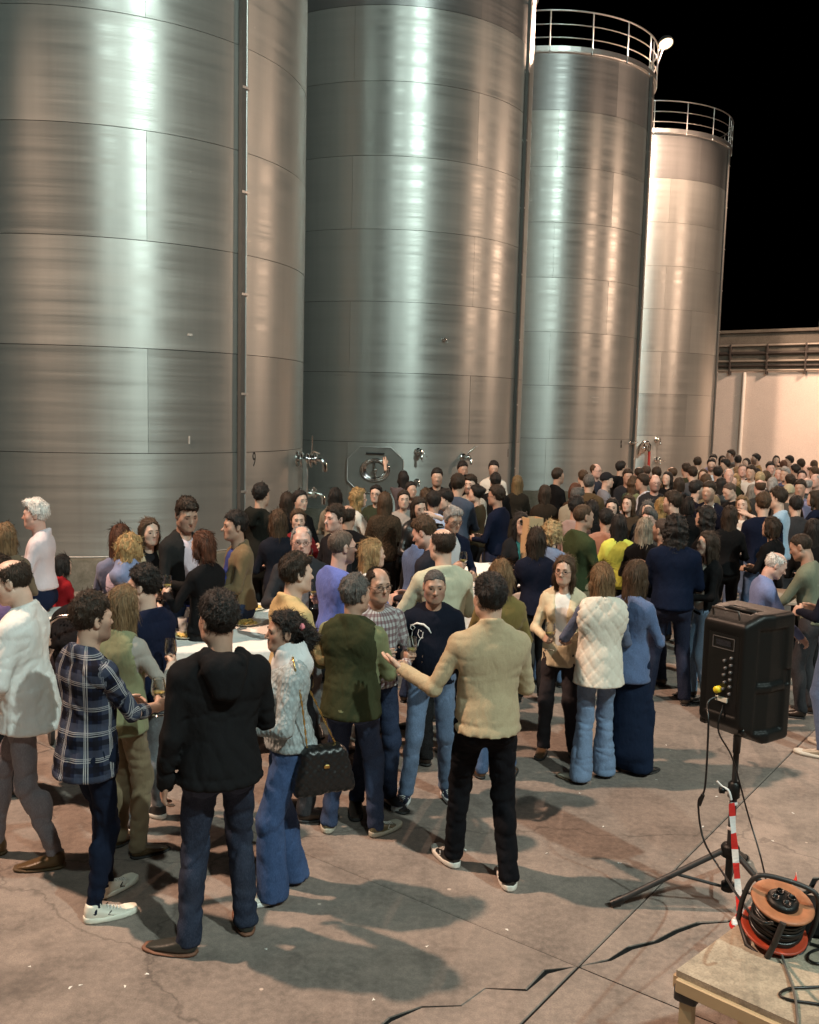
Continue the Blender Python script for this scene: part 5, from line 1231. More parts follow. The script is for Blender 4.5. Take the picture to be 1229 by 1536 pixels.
C(1084, 683, 200, 'woman in a white jacket facing out near the wall', 1.70, sex='f', hair='longbob', hc=HB, skin=0, top='jacket', tc=(.58, .55, .5), leg=DGR, arms=('belly', 'belly'), var=2)
C(1098, 675, 120, 'very tall man in profile at the downpipe of the wall', 1.88, hair='short', hc=HDB, skin=2, top='jacket', tc=(.30, .29, .28), leg=DGR, arms=('belly', 'belly'), var=3)
C(1108, 684, 0, 'person with a dark cap of hair in a cream top near the wall', 1.74, hair='textured', hc=HB, skin=1, top='shirt', tc=(.52, .48, .40), leg=DGR, arms=('belly', 'belly'), var=0)
C(1121, 687, 150, 'woman with dark hair in an orange tan coat', 1.70, sex='f', hair='longbob', hc=HB, skin=0, top='coat', tc=(.40, .24, .09), leg=DGR, arms=('belly', 'belly'), var=1)
C(1136, 681, 108, 'bearded man with sunglasses in an apricot jacket', 1.80, hair='short', hc=HB, skin=1, top='jacket', tc=(.45, .27, .11), collar='jacket', leg=DGR, arms=('belly', 'belly'), beard=.9, specs=True, var=2)
C(1165, 683, 184, 'woman with long black hair in a white blouse by the wall', 1.72, sex='f', hair='long', hc=HB, skin=0, top='blouse', tc=(.60, .56, .50), leg=DGR, arms=('belly', (-.12, .2, 1.5)), var=3)
C(1150, 707, 12, 'man with brown hair in a white shirt, back turned, amid the far crowd', 1.74, hair='short', hc=HBR, skin=0, top='shirt', tc=(.66, .65, .62), leg=DGR, arms=('belly', 'belly'), var=0)
C(1142, 719, 20, 'man with a tonsured crown before the white shirt back', 1.72, hair='ring', hc=HBR, skin=3, top='jacket', tc=(.05, .05, .05), leg=DGR, arms=('belly', 'belly'), var=1)
C(1141, 709, 10, 'person with cropped blond hair in a dark coat', 1.72, hair='short', hc=(.36, .28, .16), skin=0, top='jacket', tc=DGR, leg=DGR, arms=('belly', 'belly'), var=2)
C(1171, 700, 160, 'bald man with a long face amid the far crowd', 1.76, hair='buzz', hc=(.16, .12, .09), skin=3, top='jacket', tc=(.08, .07, .06), leg=DGR, arms=('belly', 'belly'), var=3)
C(1212, 716, 4, 'bald man in a black padded jacket, back turned, beyond the pale denim jacket', 1.74, hair='ring', hc=HG, skin=3, top='jacket', tk='leather', tc=(.016, .016, .018), collar='jacket', leg=BLK, arms=('belly', 'belly'), var=0, build=1.15)
C(1226, 710, 140, 'man with grey hair facing the black padded jacket', 1.74, hair='balding', hc=HG, skin=3, top='jacket', tc=DGR, leg=DGR, arms=('belly', 'belly'), var=1)
C(1184, 727, -10, 'person in a pale straw cap', 1.70, hair='cap', hc=(.42, .36, .24), skin=1, top='coat', tc=(.10, .09, .08), leg=DGR, arms=('belly', 'belly'), var=2)
C(1196, 745, 20, 'man with black hair in a charcoal jacket behind the pale denim jacket', 1.70, hair='short', hc=HB, skin=0, top='jacket', tc=(.05, .05, .055), collar='shirt', leg=DGR, arms=('belly', 'belly'), var=3)
C(1222, 778, 6, 'woman with long black hair above the elderly man in blue', 1.66, sex='f', hair='long', hc=HB, skin=1, top='coat', tc=BLK, leg=BLK, arms=('belly', 'belly'), var=0)
C(1187, 712, 30, 'person with dark hair in a slate coat beside the straw cap', 1.70, hair='short', hc=HDB, skin=1, top='coat', tc=(.05, .055, .07), leg=DGR, arms=('belly', 'belly'), var=1)
C(1195, 697, 60, 'man with black hair far back near the wall in dark clothes', 1.76, hair='short', hc=HB, skin=2, top='jacket', tc=(.02, .02, .022), leg=BLK, arms=('belly', 'belly'), var=2)
C(1214, 697, 100, 'bald man with a pink face far back near the wall', 1.76, hair='ring', hc=HBR, skin=3, top='jacket', tc=(.06, .055, .05), leg=DGR, arms=('belly', 'belly'), var=3)
C(1010, 700, 60, 'man with receding brown hair by the last tank valves', 1.76, hair='balding', hc=HBR, skin=1, top='jacket', tc=(.10, .075, .05), leg=DGR, arms=('belly', 'belly'), var=0)
C(1020, 716, 10, 'woman with a dark bob before the moss green jacket', 1.68, sex='f', hair='bob', hc=HDB, skin=1, top='coat', tc=(.03, .03, .03), leg=BLK, arms=('belly', 'belly'), var=1)
C(1083, 716, 0, 'woman with black glossy hair in a sequined black top', 1.68, sex='f', hair='longbob', hc=HB, skin=1, top='blouse', tk='leather', tc=BLK, leg=BLK, arms=('belly', 'belly'), var=2)
C(1225, 735, 70, 'woman with dark hair in a navy coat beside the black padded jacket', 1.66, sex='f', hair='longbob', hc=HDB, skin=0, top='coat', tc=NVY, leg=NVY, arms=('belly', 'belly'), var=3)
C(1033, 745, 6, 'woman with a smooth black bob between the teal sweater and the navy crew neck', 1.62, sex='f', hair='bob', hc=HB, skin=1, top='coat', tc=BLK, leg=BLK, arms=('belly', 'belly'), var=0)
C(1160, 775, 60, 'person in a dark coat half hidden by the pale denim jacket', 1.60, sex='f', hair='bob', hc=HDB, skin=1, top='coat', tc=BLK, leg=BLK, arms=('belly', 'belly'), var=1)
C(945, 742, 150, 'woman with brown hair chatting behind the lime yellow top', 1.66, sex='f', hair='longbob', hc=HBR, skin=0, top='coat', tc=(.06, .045, .03), leg=BLK, arms=('belly', 'belly'), var=2)
FAR = [(1040, 700, 20, 'm', 'short', HDB, 'dark brown', 'grey', (.10, .10, .11)), (1056, 703, 170, 'f', 'longbob', HBR, 'chestnut', 'plum', (.10, .03, .06)), (1078, 700, 10, 'm', 'short', HB, 'black', 'navy', NVY), (1094, 702, 190, 'm', 'balding', HG, 'thin grey', 'olive', OLD),
  (1106, 700, 0, 'f', 'long', HDL, 'dark blonde', 'black', BLK), (1128, 698, 160, 'm', 'short', HDB, 'dark brown', 'white', (.55, .54, .5)), (1136, 702, 20, 'f', 'bob', HB, 'black', 'rust', (.20, .07, .03)), (1156, 693, 200, 'm', 'short', HB, 'black', 'sand', (.34, .28, .19)),
  (1176, 690, 0, 'f', 'longbob', HAU, 'auburn', 'charcoal', DGR), (1180, 701, 150, 'm', 'swept', HG, 'swept grey', 'blue', (.06, .09, .20)), (1203, 689, 30, 'm', 'short', HDB, 'dark brown', 'cream', (.50, .45, .36)), (1204, 705, 180, 'f', 'bun', HB, 'tied black', 'burgundy', (.12, .015, .02)),
  (1222, 690, 10, 'f', 'long', HBR, 'long brown', 'teal', (.02, .09, .10)), (1186, 684, 100, 'm', 'short', HB, 'black', 'maroon', (.10, .02, .02)), (1224, 699, 40, 'm', 'buzz', HBR, 'cropped', 'khaki', KHA), (1060, 712, 0, 'm', 'short', HBR, 'brown', 'tan', TAN),
  (1104, 711, 150, 'f', 'curlylong', HBL, 'curly blonde', 'dark', (.03, .03, .03)), (1160, 716, 10, 'f', 'bob', HG, 'grey bobbed', 'green', (.03, .07, .03)), (1202, 720, 170, 'm', 'short', HDB, 'dark brown', 'lavender', (.28, .26, .40)), (960, 700, 15, 'm', 'balding', HDB, 'receding brown', 'stone', (.24, .22, .18))]
for _k, (x_, y_, ph_, sx_, hr_, hc_, hn_, cn_, tc_) in enumerate(FAR):
    C(x_, y_, ph_, '%s with %s hair in a %s %s deep in the far crowd' % ('man' if sx_ == 'm' else 'woman', hn_, cn_, ('jacket', 'coat', 'sweater')[_k % 3]), 1.68 if sx_ == 'f' else 1.77, sex=sx_, hair=hr_, hc=hc_, skin=_k % 4, top=('jacket', 'coat', 'sweater')[_k % 3], tc=tc_, leg=(DGR, BLK, JD)[_k % 3], arms=(('belly', 'belly'), ('hold', 'belly'), ('down', 'belly'))[_k % 3], var=_k)
# people standing too close together step a little forward or back along their own line of sight
H0 = [sp[4]['H'] for sp in SPECS]
for _it in range(60):
    worst = 9
    for i in range(len(SPECS)):
        for j in range(i):
            A, B = SPECS[i], SPECS[j]; d = math.hypot(A[1][0]-B[1][0], A[1][1]-B[1][1])
            if d >= .46: continue
            worst = min(worst, d)
            for q, o, sgn in ((i, j, 0), (j, i, 0)):
                S1, S2 = SPECS[q], SPECS[o]
                if S1[0] is None: continue
                nearer = math.hypot(S1[1][0], S1[1][1]) < math.hypot(S2[1][0], S2[1][1])
                S1[4]['H'] = min(H0[q]+.05, max(H0[q]-.08, S1[4]['H']+(.006 if nearer else -.006)))
                S1[1] = by_head(*S1[0], S1[4]['H'])
    if worst > .45: break
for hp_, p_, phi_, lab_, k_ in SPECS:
    if math.hypot(p_[0], p_[1]) > 8.6 and sum(k_['tc']) < 1.2: k_['tc'] = tuple(c*.72 for c in k_['tc'])  # farther clothes darkened in colour, standing in for shade within the crowd
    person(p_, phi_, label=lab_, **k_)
def who(part): return next(r for r in PEOPLE if part in r['label'])
# ================================================================== things
def glass_mat():
    t = newmat('clear_glass'); n = t.t.nodes; t.t.nodes.remove(t.b)
    tr = n.new('ShaderNodeBsdfTransparent'); tr.inputs[0].default_value = (.93, .95, .95, 1); gl = n.new('ShaderNodeBsdfGlossy'); gl.inputs['Roughness'].default_value = .03
    lw = n.new('ShaderNodeLayerWeight'); lw.inputs['Blend'].default_value = .5; mx = n.new('ShaderNodeMixShader')
    t.l(lw.outputs['Facing'], mx.inputs[0]); t.l(tr.outputs[0], mx.inputs[1]); t.l(gl.outputs[0], mx.inputs[2]); t.l(mx.outputs[0], n['Material Output'].inputs[0]); return t.m
M_GLASS = glass_mat(); M_WINE = plain('white_wine', (.62, .50, .16), .1, 0, .03)
gb = MB(); gb.lathe([(.006, .088), (.022, .098), (.036, .118), (.041, .140), (.039, .170), (.033, .205), (.032, .207), (.0315, .205), (.0375, .170), (.0395, .140), (.0345, .119), (.020, .100), (.001, .093)], 20); GM_B = gb.mesh('bowl', M_GLASS)
gb = MB(); gb.lathe([(.0045, .004), (.0035, .04), (.0035, .075), (.006, .088)], 10); GM_S = gb.mesh('stem', M_GLASS)
gb = MB(); gb.lathe([(.001, 0), (.034, 0), (.034, .0015), (.006, .005), (.001, .006)], 20); GM_F = gb.mesh('foot', M_GLASS)
gb = MB(); gb.lathe([(.001, .0945), (.019, .1015), (.0325, .119), (.0365, .132), (.001, .132)], 18); GM_W = gb.mesh('wine', M_WINE)
def wine_glass(loc, label, wine=True, group='wine glasses', tilt=(0, 0)):
    e = empty('wine_glass', loc, label=label, cat='wine glass', group=group); e.rotation_euler = (tilt[0], tilt[1], 0)
    link('bowl', GM_B, e); link('stem', GM_S, e); link('foot', GM_F, e)
    if wine: link('wine', GM_W, e)
    return e
for root, gp, kind, rz_, pos_, lab in HELD:
    c_, s_ = math.cos(rz_), math.sin(rz_); wl = (pos_[0]+gp[0]*c_-gp[1]*s_, pos_[1]+gp[0]*s_+gp[1]*c_, gp[2]-.072)
    wd_ = lab.split(' '); wine_glass(wl, 'stemmed wine glass in the hand of the '+' '.join(wd_[:8]).rstrip(',').removesuffix(' in').removesuffix(' a').removesuffix(' and').removesuffix(' with').removesuffix(' the'), kind == 1, 'wine glasses in hands')

# ---- print on the navy sweatshirt: white brush strokes of a horse head, laid on the cloth
from mathutils.bvhtree import BVHTree
tee = who('white horse head'); me_ = tee['top'].data
bv = BVHTree.FromPolygons([v.co.copy() for v in me_.vertices], [tuple(p.vertices) for p in me_.polygons])
def on_tee(px, py):
    d = ray(px, py); c_, s_ = math.cos(-tee['rz']), math.sin(-tee['rz']); p = tee['pos']
    o = Vector((0-p[0], 0-p[1], CAM_H)); o = Vector((o.x*c_-o.y*s_, o.x*s_+o.y*c_, o.z)); dd = Vector((d[0]*c_-d[1]*s_, d[0]*s_+d[1]*c_, d[2])).normalized()
    h_ = bv.ray_cast(o, dd); return None if h_[0] is None else h_[0]+h_[1]*.001
strokes = [([(618, 938), (626, 935), (636, 937), (643, 943), (647, 950)], [.003, .008, .009, .008, .003]), ([(617, 937), (616, 942), (620, 946), (623, 941), (618, 937)], .003), ([(619, 947), (618, 955), (620, 966), (623, 974)], .003),
  ([(623, 974), (627, 969), (629, 961), (634, 955), (635, 948)], .003), ([(629, 944), (627, 951), (630, 957), (635, 957)], .0025), ([(631, 946), (633, 947)], .003), ([(620, 966), (622, 969), (626, 967)], .0025)]
pr = MB()
for pts, r_ in strokes:
    q = [on_tee(*p) for p in pts]
    if all(x is not None for x in q): pr.tube(q, r_, 5)
if pr.V:
    o = pr.obj('print', plain('white_ink', (.72, .72, .70), .8), tee['root']); o['label'] = 'white brush drawn horse head print'; o['kind'] = 'stuff'

# ---- handbag and hair clip of the woman in the grey cable sweater
gw = who('grey cable sweater'); M_BAG = cloth_mat('leather', (.008, .008, .009)); M_GOLD = plain('gold_metal', (.65, .45, .16), .3, 1.0, .05)
bagc = at_d(484, 1146, gw['dist']-.12); bag = empty('handbag', (bagc[0], bagc[1], bagc[2]-.13), math.atan2(-bagc[0], bagc[1])+.35, label='black quilted leather handbag on a chain strap at a hip', cat='handbag')
def bagf(P):
    q = np.abs(P-np.array([0, 0, .13], f32))-np.array([.105, .025, .085], f32)*(1-.30*(P[:, 2:3]-.13)/.13)
    d = np.sqrt((np.maximum(q, 0)**2).sum(1))+np.minimum(q.max(1), 0)-.042+.006*rnoise(P, 22, 3)
    u = ((P[:, 0]+P[:, 2])/.045) % 1-.5; v = ((P[:, 0]-P[:, 2])/.045) % 1-.5
    return d+.005*np.exp(-(u/.13)**2)+.005*np.exp(-(v/.13)**2)
V, F = polygonise(bagf, (-.16, -.08, -.01), (.16, .08, .28), .008); link('bag_body', mesh_np('bag_body', V, F, M_BAG), bag)
b = MB(); b.box((0, -.070, .14), (.032, .012, .022), bev=.004); b.obj('clasp', M_GOLD, bag)
b = MB(); nn = 60; shl = gw['sh'][1]; c_, s_ = math.cos(gw['rz']), math.sin(gw['rz'])
sw_ = Vector((gw['pos'][0]+shl[0]*c_-shl[1]*s_, gw['pos'][1]+shl[0]*s_+shl[1]*c_, shl[2]+.085)); sl_ = bag.matrix_basis.inverted() @ sw_ if False else Matrix.Rotation(-bag.rotation_euler[2], 4, 'Z') @ (sw_-bag.location)
path_ = catmull([(-.085, .0, .205), tuple(Vector((-.085, 0, .205)).lerp(sl_, .6)+Vector((.0, -.05, 0))), tuple(sl_+Vector((0, -.03, 0))), tuple(sl_+Vector((.03, .05, 0))), tuple(Vector((.085, 0, .205)).lerp(sl_, .6)+Vector((.02, .03, 0))), (.085, .0, .205)], 12)
spts = path_
nn = len(spts)-1
for k in range(nn): b.tube([spts[k], spts[k+1]], .006 if k % 2 else .0035, 6)
o = b.obj('chain_strap', M_GOLD, bag); o['kind'] = 'stuff'
cp = gw['toh'](np.array([[-.055, -.105, .045]]))[0]
b = MB(); b.box(tuple(cp), (.05, .03, .035), bev=.012); b.obj('hair_clip', plain('pink_clip', (.75, .25, .30), .4), gw['root'])

# ---- tables, cloths and what stands on them
M_CLOTH = cloth_mat('cloth', (.74, .72, .68)); M_TLEG = plain('table_leg_steel', (.12, .12, .12), .4, .8); M_TTOP = plain('table_top_board', (.35, .30, .24), .6)
def table(c, lx, ly, z, rot, lab_t, lab_c, drop=.30, cloth=True):
    e = empty('table', (c[0], c[1], 0), rot, label=lab_t, cat='table', group='trestle tables')
    b = MB(); b.box((0, 0, z-.02), (lx, ly, .035), bev=.006); b.obj('tabletop', M_TTOP, e)
    for sx in (-1, 1):
        for sy in (-1, 1): b = MB(); b.tube([(sx*(lx/2-.1), sy*(ly/2-.08), 0), (sx*(lx/2-.14), sy*(ly/2-.1), z-.03)], .016, 8); b.obj('leg', M_TLEG, e)
    if not cloth: return e
    nx = 40; per = []
    hx, hy = lx/2+.006, ly/2+.006
    L_ = [(-hx, -hy), (hx, -hy), (hx, hy), (-hx, hy)]
    for k in range(4):
        a, b2 = L_[k], L_[(k+1) % 4]
        for q in range(nx): t_ = q/nx; per.append((a[0]+(b2[0]-a[0])*t_, a[1]+(b2[1]-a[1])*t_))
    n = len(per); V = [(x, y, z+.004) for x, y in per]; F = [tuple(range(n))]; rg = random.Random(int(lx*100))
    rows = [(.004, .006), (-.02, .012), (-.12, .02), (-drop, .035)]
    for dz, out in rows:
        for k, (x, y) in enumerate(per):
            nxn, nyn = (0, 0)
            side = k//nx
            nxn, nyn = [(0, -1), (1, 0), (0, 1), (-1, 0)][side]
            wv = (.012*math.sin(k*.9)+.012*math.sin(k*.37+2))*(-dz/drop if dz < 0 else 0)
            corner = min(k % nx, nx-k % nx)
            o_ = out+wv+(.03*max(0, 1-corner/4)*(-dz/drop) if dz < 0 else 0)
            V.append((x+nxn*o_, y+nyn*o_, z+dz+.004 if dz < 0 else z+.003))
    for r in range(len(rows)-1):
        for k in range(n): k2 = (k+1) % n; F.append((n+r*n+k2, n+r*n+k, n+(r+1)*n+k, n+(r+1)*n+k2))
    for k in range(n): k2 = (k+1) % n; F.append((k2, k, n+k, n+k2))
    o = link('tablecloth', mesh_np('tablecloth', V, F, M_CLOTH, True), None, label=lab_c, cat='tablecloth', group='white tablecloths', loc=(c[0], c[1], 0), rotz=rot)
    return e
ZT = .80
tA = at_z(236, 985, ZT); tB = at_z(262, 921, ZT); tC = at_z(388, 903, ZT)
rotA = math.atan2(tB[1]-tA[1], tB[0]-tA[0])-math.pi/2
ctr = (tA+tC)/2+np.array([.1, .05, 0])
table(ctr[:2], 1.05, 1.75, ZT, rotA, 'trestle table among the group by tank 9', 'white cloth on the table between the black hoodie and the brown bomber jacket', .16)
tL = at_z(120, 938, ZT); table((tL[0]-.25, tL[1]+.25), .9, .9, ZT, .2, 'small table behind the loose white shirt', 'white cloth on the small table by the pushchair', .2)
M_PLATE = plain('foil_plate', (.70, .66, .52), .4, .1); M_CHIP = plain('crisps', (.70, .50, .16), .6, 0, .25, 40); M_BLUE = plain('blue_label', (.03, .06, .42), .4); M_PLAST = plain('clear_plastic_white', (.66, .68, .68), .25)
def plate_of_snacks(p, lab, r=.11, seed=1):
    e = empty('snack_plate', tuple(p), label=lab, cat='plate', group='plates of snacks')
    b = MB(); b.lathe([(.001, .002), (r*.7, .002), (r, .018), (r, .020), (r*.68, .006), (.001, .006)], 24); b.obj('plate', M_PLATE, e)
    g = random.Random(seed)
    b = MB(); b.lathe([(.001, 0), (.018, .003), (.024, .010), (.018, .006), (.001, .003)], 8); cm_ = b.mesh('crisp', M_CHIP)
    for k in range(22):
        a = g.uniform(0, 6.3); q = r*.62*math.sqrt(g.random()); o = link('crisp', cm_, e, loc=(q*math.cos(a), q*math.sin(a), .008+.012*g.random()*(1-q/r))); o.rotation_euler = (g.uniform(-.6, .6), g.uniform(-.6, .6), g.uniform(0, 6))
for k, (px, py) in enumerate(((282, 955), (378, 914), (370, 936))): plate_of_snacks(at_z(px, py, ZT+.006), ['plate of yellow crisps by the blue labelled bottles', 'plate of golden snacks at the brown jacket end of the white cloth', 'plate of pale snacks beside the pale yellow sweater'][k], .13, k)
def bottle(p, lab, h_=.20, lbl=M_BLUE):
    e = empty('water_bottle', tuple(p), label=lab, cat='bottle', group='water bottles')
    b = MB(); b.lathe([(.001, 0), (.030, .002), (.032, .02), (.031, h_*.6), (.026, h_*.72), (.012, h_*.86), (.012, h_*.95)], 16); b.obj('bottle_body', M_PLAST, e)
    b = MB(); b.lathe([(.0325, h_*.3), (.0325, h_*.52)], 16); b.obj('paper_label', lbl, e)
    b = MB(); b.lathe([(.014, h_*.93), (.014, h_), (.001, h_)], 12); b.obj('screw_cap', M_BLUE, e)
for k, (px, py) in enumerate(((282, 943), (290, 941), (297, 945), (302, 938))): bottle(at_z(px, py, ZT+.006), 'clear bottle with a blue label in the cluster on the white cloth')
b = MB(); b.lathe([(.001, .002), (.030, .0), (.040, .11), (.038, .11), (.028, .006), (.001, .006)], 14); cupm = b.mesh('plastic_cup', M_PLAST)
for k, (px, py) in enumerate(((262, 940), (269, 934), (274, 946))): link('plastic_cup', cupm, None, label='white plastic cup beside the blue labelled bottles', cat='cup', group='plastic cups on the white cloth', loc=tuple(at_z(px, py, ZT+.005)))
wine_glass(tuple(at_z(279, 922, ZT+.006)), 'empty stemmed glass standing on the white tablecloth', False, 'glasses on tables')
# table with the tray of snacks behind the sage shirt
ZB = .98; cB = at_z(735, 880, ZB)
table((cB[0]+.05, cB[1]+.3), .75, 1.0, ZB, -.25, 'standing table behind the pale sage shirt', 'grey white cloth hanging from the standing table behind the sage shirt', .62)
b = MB(); pc = at_z(716, 866, ZB+.01)
V = []; F = []
for i in range(9):
    for j in range(7):
        x, y = -.20+.05*i, -.15+.05*j; V.append((x, y, .012+.006*math.sin(i*1.3+j)+.10*max(0, (j-4)/2)**1.5))
for i in range(8):
    for j in range(6): a = i*7+j; F.append((a, a+7, a+8, a+1))
link('paper_sheet', mesh_np('paper_sheet', V, F, plain('white_paper', (.78, .76, .72), .8), True), None, label='white sheet of paper curling up on the standing table', cat='paper', loc=tuple(pc+np.array([0, .12, .0])), rotz=-.3)
plate_of_snacks(at_z(722, 868, ZB+.012), 'wide tray of golden snacks before the white paper', .17, 9)
# table under the elderly man's hands, and a cardboard box by the tank
cC = at_z(1206, 900, .86); table((cC[0]+.25, cC[1]+.15), 1.3, .75, .86, -.3, 'bare table the elderly man in blue leans on', '', .2, False)
cb = at_z(800, 800, .0); cb = at_d(799, 776, 9.6)
e = empty('cardboard_box', (cb[0], cb[1], 0), .4, label='open cardboard box on a crate beside the black fringe', cat='box')
M_CARD = plain('cardboard', (.50, .34, .19), .85)
b = MB(); b.box((0, 0, .45), (.17, .17, .9)); b.obj('crate', plain('crate_dark', (.08, .07, .06), .8), e)
b = MB()
for sx, sy, wx, wy in ((-.08, 0, .008, .16), (.08, 0, .008, .16), (0, -.08, .16, .008), (0, .08, .16, .008)): b.box((sx, sy, cb[2]/2+.45), (wx, wy, cb[2]-.9))
b.box((0, 0, .905), (.15, .15, .008)); b.obj('carton', M_CARD, e)

# ---- pushchair by the child in red
pc = at_z(118, 1010, 0); pc = at_d(116, 900, 7.9)
e = empty('pushchair', (pc[0], pc[1], 0), .5, label='black pushchair with a bright tubular handle beside the child in red', cat='pushchair')
def canf(P): return np.maximum(np.abs(ell(P, (0, 0, .78), (.24, .30, .26)))-.012+.006*rnoise(P, 40, 3), (-.05*1-(P[:, 2]-.78))*1.0)
V, F = polygonise(canf, (-.28, -.34, .68), (.28, .34, 1.08), .022); link('canopy', mesh_np('canopy', V, F, cloth_mat('cloth', (.012, .011, .012))), e)
V, F = polygonise(lambda P: ell(P, (0, .05, .55), (.21, .30, .20))+.01*rnoise(P, 30, 5), (-.25, -.3, .3), (.25, .4, .8), .025); link('seat', mesh_np('seat', V, F, cloth_mat('cloth', (.02, .016, .02))), e)
b = MB(); b.tube([(-.24, .2, .2), (-.25, -.1, .7), (-.25, -.36, 1.0), (-.2, -.42, 1.05), (.2, -.42, 1.05), (.25, -.36, 1.0), (.25, -.1, .7), (.24, .2, .2)], .014, 8); b.obj('handle', M_CHROME, e)
b = MB(); b.tube([(0, 0, -.015), (0, 0, .015)], .11, 20); wm = b.mesh('wheel', M_BLACK)
for sx in (-.25, .25):
    for sy in (-.25, .35): o = link('wheel', wm, e, loc=(sx, sy, .11)); o.rotation_euler = (0, math.pi/2, 0)
b = MB()
for sx in (-.23, .23): b.tube([(sx, -.25, .11), (sx, .05, .45), (sx, .35, .11)], .012, 6)
b.tube([(-.23, .05, .45), (.23, .05, .45)], .012, 6); b.obj('chassis', M_CHROME, e)

# ---- loudspeaker on its tripod
M_SPK = plain('black_moulded_plastic', (.0045, .005, .005), .46, 0, .15, 30, .15, 400); M_SPK.node_tree.nodes['Principled BSDF'].inputs['Specular IOR Level'].default_value = .3; M_SPK2 = plain('panel_black', (.006, .006, .006), .35); M_KNOB = plain('knob_grey', (.16, .16, .165), .35, .3)
tp = at_z(1090, 1362, 0); td = math.hypot(tp[0], tp[1])
trp = empty('tripod_stand', tuple(tp), 0, label='black tripod speaker stand with red and white tape', cat='stand')
zb = at_d(1092, 1100, td)[2]; zh = at_d(1090, 1276, td)[2]
b = MB(); b.tube([(0, 0, .10), (0, 0, zh+.35)], .0195, 14); b.obj('outer_pole', M_BLACK, trp)
b = MB(); b.tube([(0, 0, zh+.3), (0, 0, zb+.10)], .0155, 14); b.obj('inner_pole', M_BLACK, trp)
b = MB(); b.lathe([(.021, zh+.30), (.032, zh+.31), (.032, zh+.385), (.021, zh+.395)], 14); b.tube([(0, 0, zh+.35), (-.06, -.01, zh+.35)], .009, 8); b.lathe([(.001, -.012), (.018, -.012), (.018, .012), (.001, .012)], 10, M=Matrix.Translation((-.07, -.012, zh+.35)) @ Matrix.Rotation(math.pi/2, 4, 'Y')); b.obj('clamp_knob', M_SPK, trp)
b = MB(); b.lathe([(.021, zh-.03), (.048, zh-.025), (.050, zh+.025), (.040, zh+.04), (.021, zh+.045)], 16); b.obj('hub', M_SPK, trp)
b = MB(); b.lathe([(.021, .10), (.036, .105), (.036, .145), (.021, .15)], 14); b.obj('lower_hub', M_SPK, trp)
lf = at_z(921, 1360, 0)-tp; la = math.atan2(lf[1], lf[0]); ll = math.hypot(lf[0], lf[1])
for k in range(3):
    a = la+k*2*math.pi/3; c_, s_ = math.cos(a), math.sin(a)
    b = MB(); b.tube([(.045*c_, .045*s_, zh), (ll*c_, ll*s_, .022)], .0165, 10); lg = b.obj('leg', M_BLACK, trp)
    b = MB(); b.tube([((ll-.05)*c_, (ll-.05)*s_, .045), ((ll+.015)*c_, (ll+.015)*s_, .014)], .023, 10); link('rubber_foot', b.mesh('rubber_foot', M_SPK2), lg)
    b = MB(); m_ = .45; b.tube([(.034*c_, .034*s_, .125), (ll*m_*c_, ll*m_*s_, zh+(.022-zh)*m_)], .009, 8); b.obj('brace', M_BLACK, trp)
# cabinet: back (with the panel) towards local -y
spz = zb; SH = at_d(1110, 912, td)[2]-spz
spk = empty('loudspeaker', (tp[0], tp[1], spz), R_(-55), label='black plastic loudspeaker with its control panel, up on the tripod', cat='loudspeaker')
def spf(P):
    x, y, z = np.abs(P[:, 0]), P[:, 1], P[:, 2]
    side = np.minimum(.185, .125+(y+.18)*.33)
    d = np.maximum(x-side, np.abs(y)-.18)
    tb = np.maximum((.0+.10*np.clip((-y-.02)/.16, 0, 1))-z, z-(SH-.055*np.clip((-y-.06)/.12, 0, 1)))
    d = smax(d, tb, .03)
    # recessed back panel
    pan = np.maximum(np.maximum(x-.095, np.abs(z-SH*.53)-SH*.31), np.maximum(y+.168, -.3-y)); d = smax(d, -pan, .008)
    # moulded side pockets
    for z0, z1 in ((.47, .88), (.10, .40)):
        pk = np.maximum(np.maximum(-(x-side+.018), np.abs(z-SH*(z0+z1)/2)-SH*(z1-z0)/2), np.abs(y-(-.005+.02))-.095); d = smax(d, -pk, .02)
    rb = np.maximum(np.maximum(-(x-side+.012), np.abs(z-SH*.5)-SH*.06), np.abs(y-.135)-.02); d = smax(d, -rb, .008)
    # handle slot in the top
    hs = np.maximum(np.maximum(x-.085, SH-.05-z), np.abs(y+.02)-.05); d = smax(d, -hs, .012)
    return smax(d, np.abs(y)-.18, .02)
V, F = polygonise(spf, (-.20, -.19, -.01), (.20, .19, SH+.02), .0088); link('cabinet', mesh_np('cabinet', V, F, M_SPK), spk)
b = MB(); b.box((0, -.165, SH*.53), (.186, .006, SH*.60)); pn = b.obj('control_panel', M_SPK2, spk)
b = MB()
zc_ = SH*.76
for (x, z, sx, sz) in ((0, zc_+.030, .13, .003), (0, zc_-.030, .13, .003), (-.065, zc_, .003, .06), (.065, zc_, .003, .06)): b.box((x, -.170, z), (sx, .004, sz))
link('display_frame', b.mesh('display_frame', M_KNOB), pn)
b = MB(); b.box((0, -.1692, zc_), (.09, .003, .03)); link('display', b.mesh('display', plain('lcd_dark', (.02, .02, .025), .2)), pn)
kb = MB(); kb.lathe([(.008, 0), (.008, .012), (.006, .015), (.001, .015)], 12, M=Matrix.Rotation(math.pi/2, 4, 'X')); kbm = kb.mesh('knob', M_KNOB)
for k in range(6):
    link('knob', kbm, pn, loc=(.055, -.168, SH*.66-k*.038))
    if k < 5: link('knob', kbm, pn, loc=(.015+.008*(k % 2), -.168, SH*.63-k*.038))
b = MB(); b.lathe([(.018, 0), (.018, .03), (.001, .03)], 12, M=Matrix.Translation((-.01, -.168, SH*.40)) @ Matrix.Rotation(math.pi/2, 4, 'X')); link('plug', b.mesh('plug', plain('yellow_plug', (.75, .62, .03), .4)), pn)
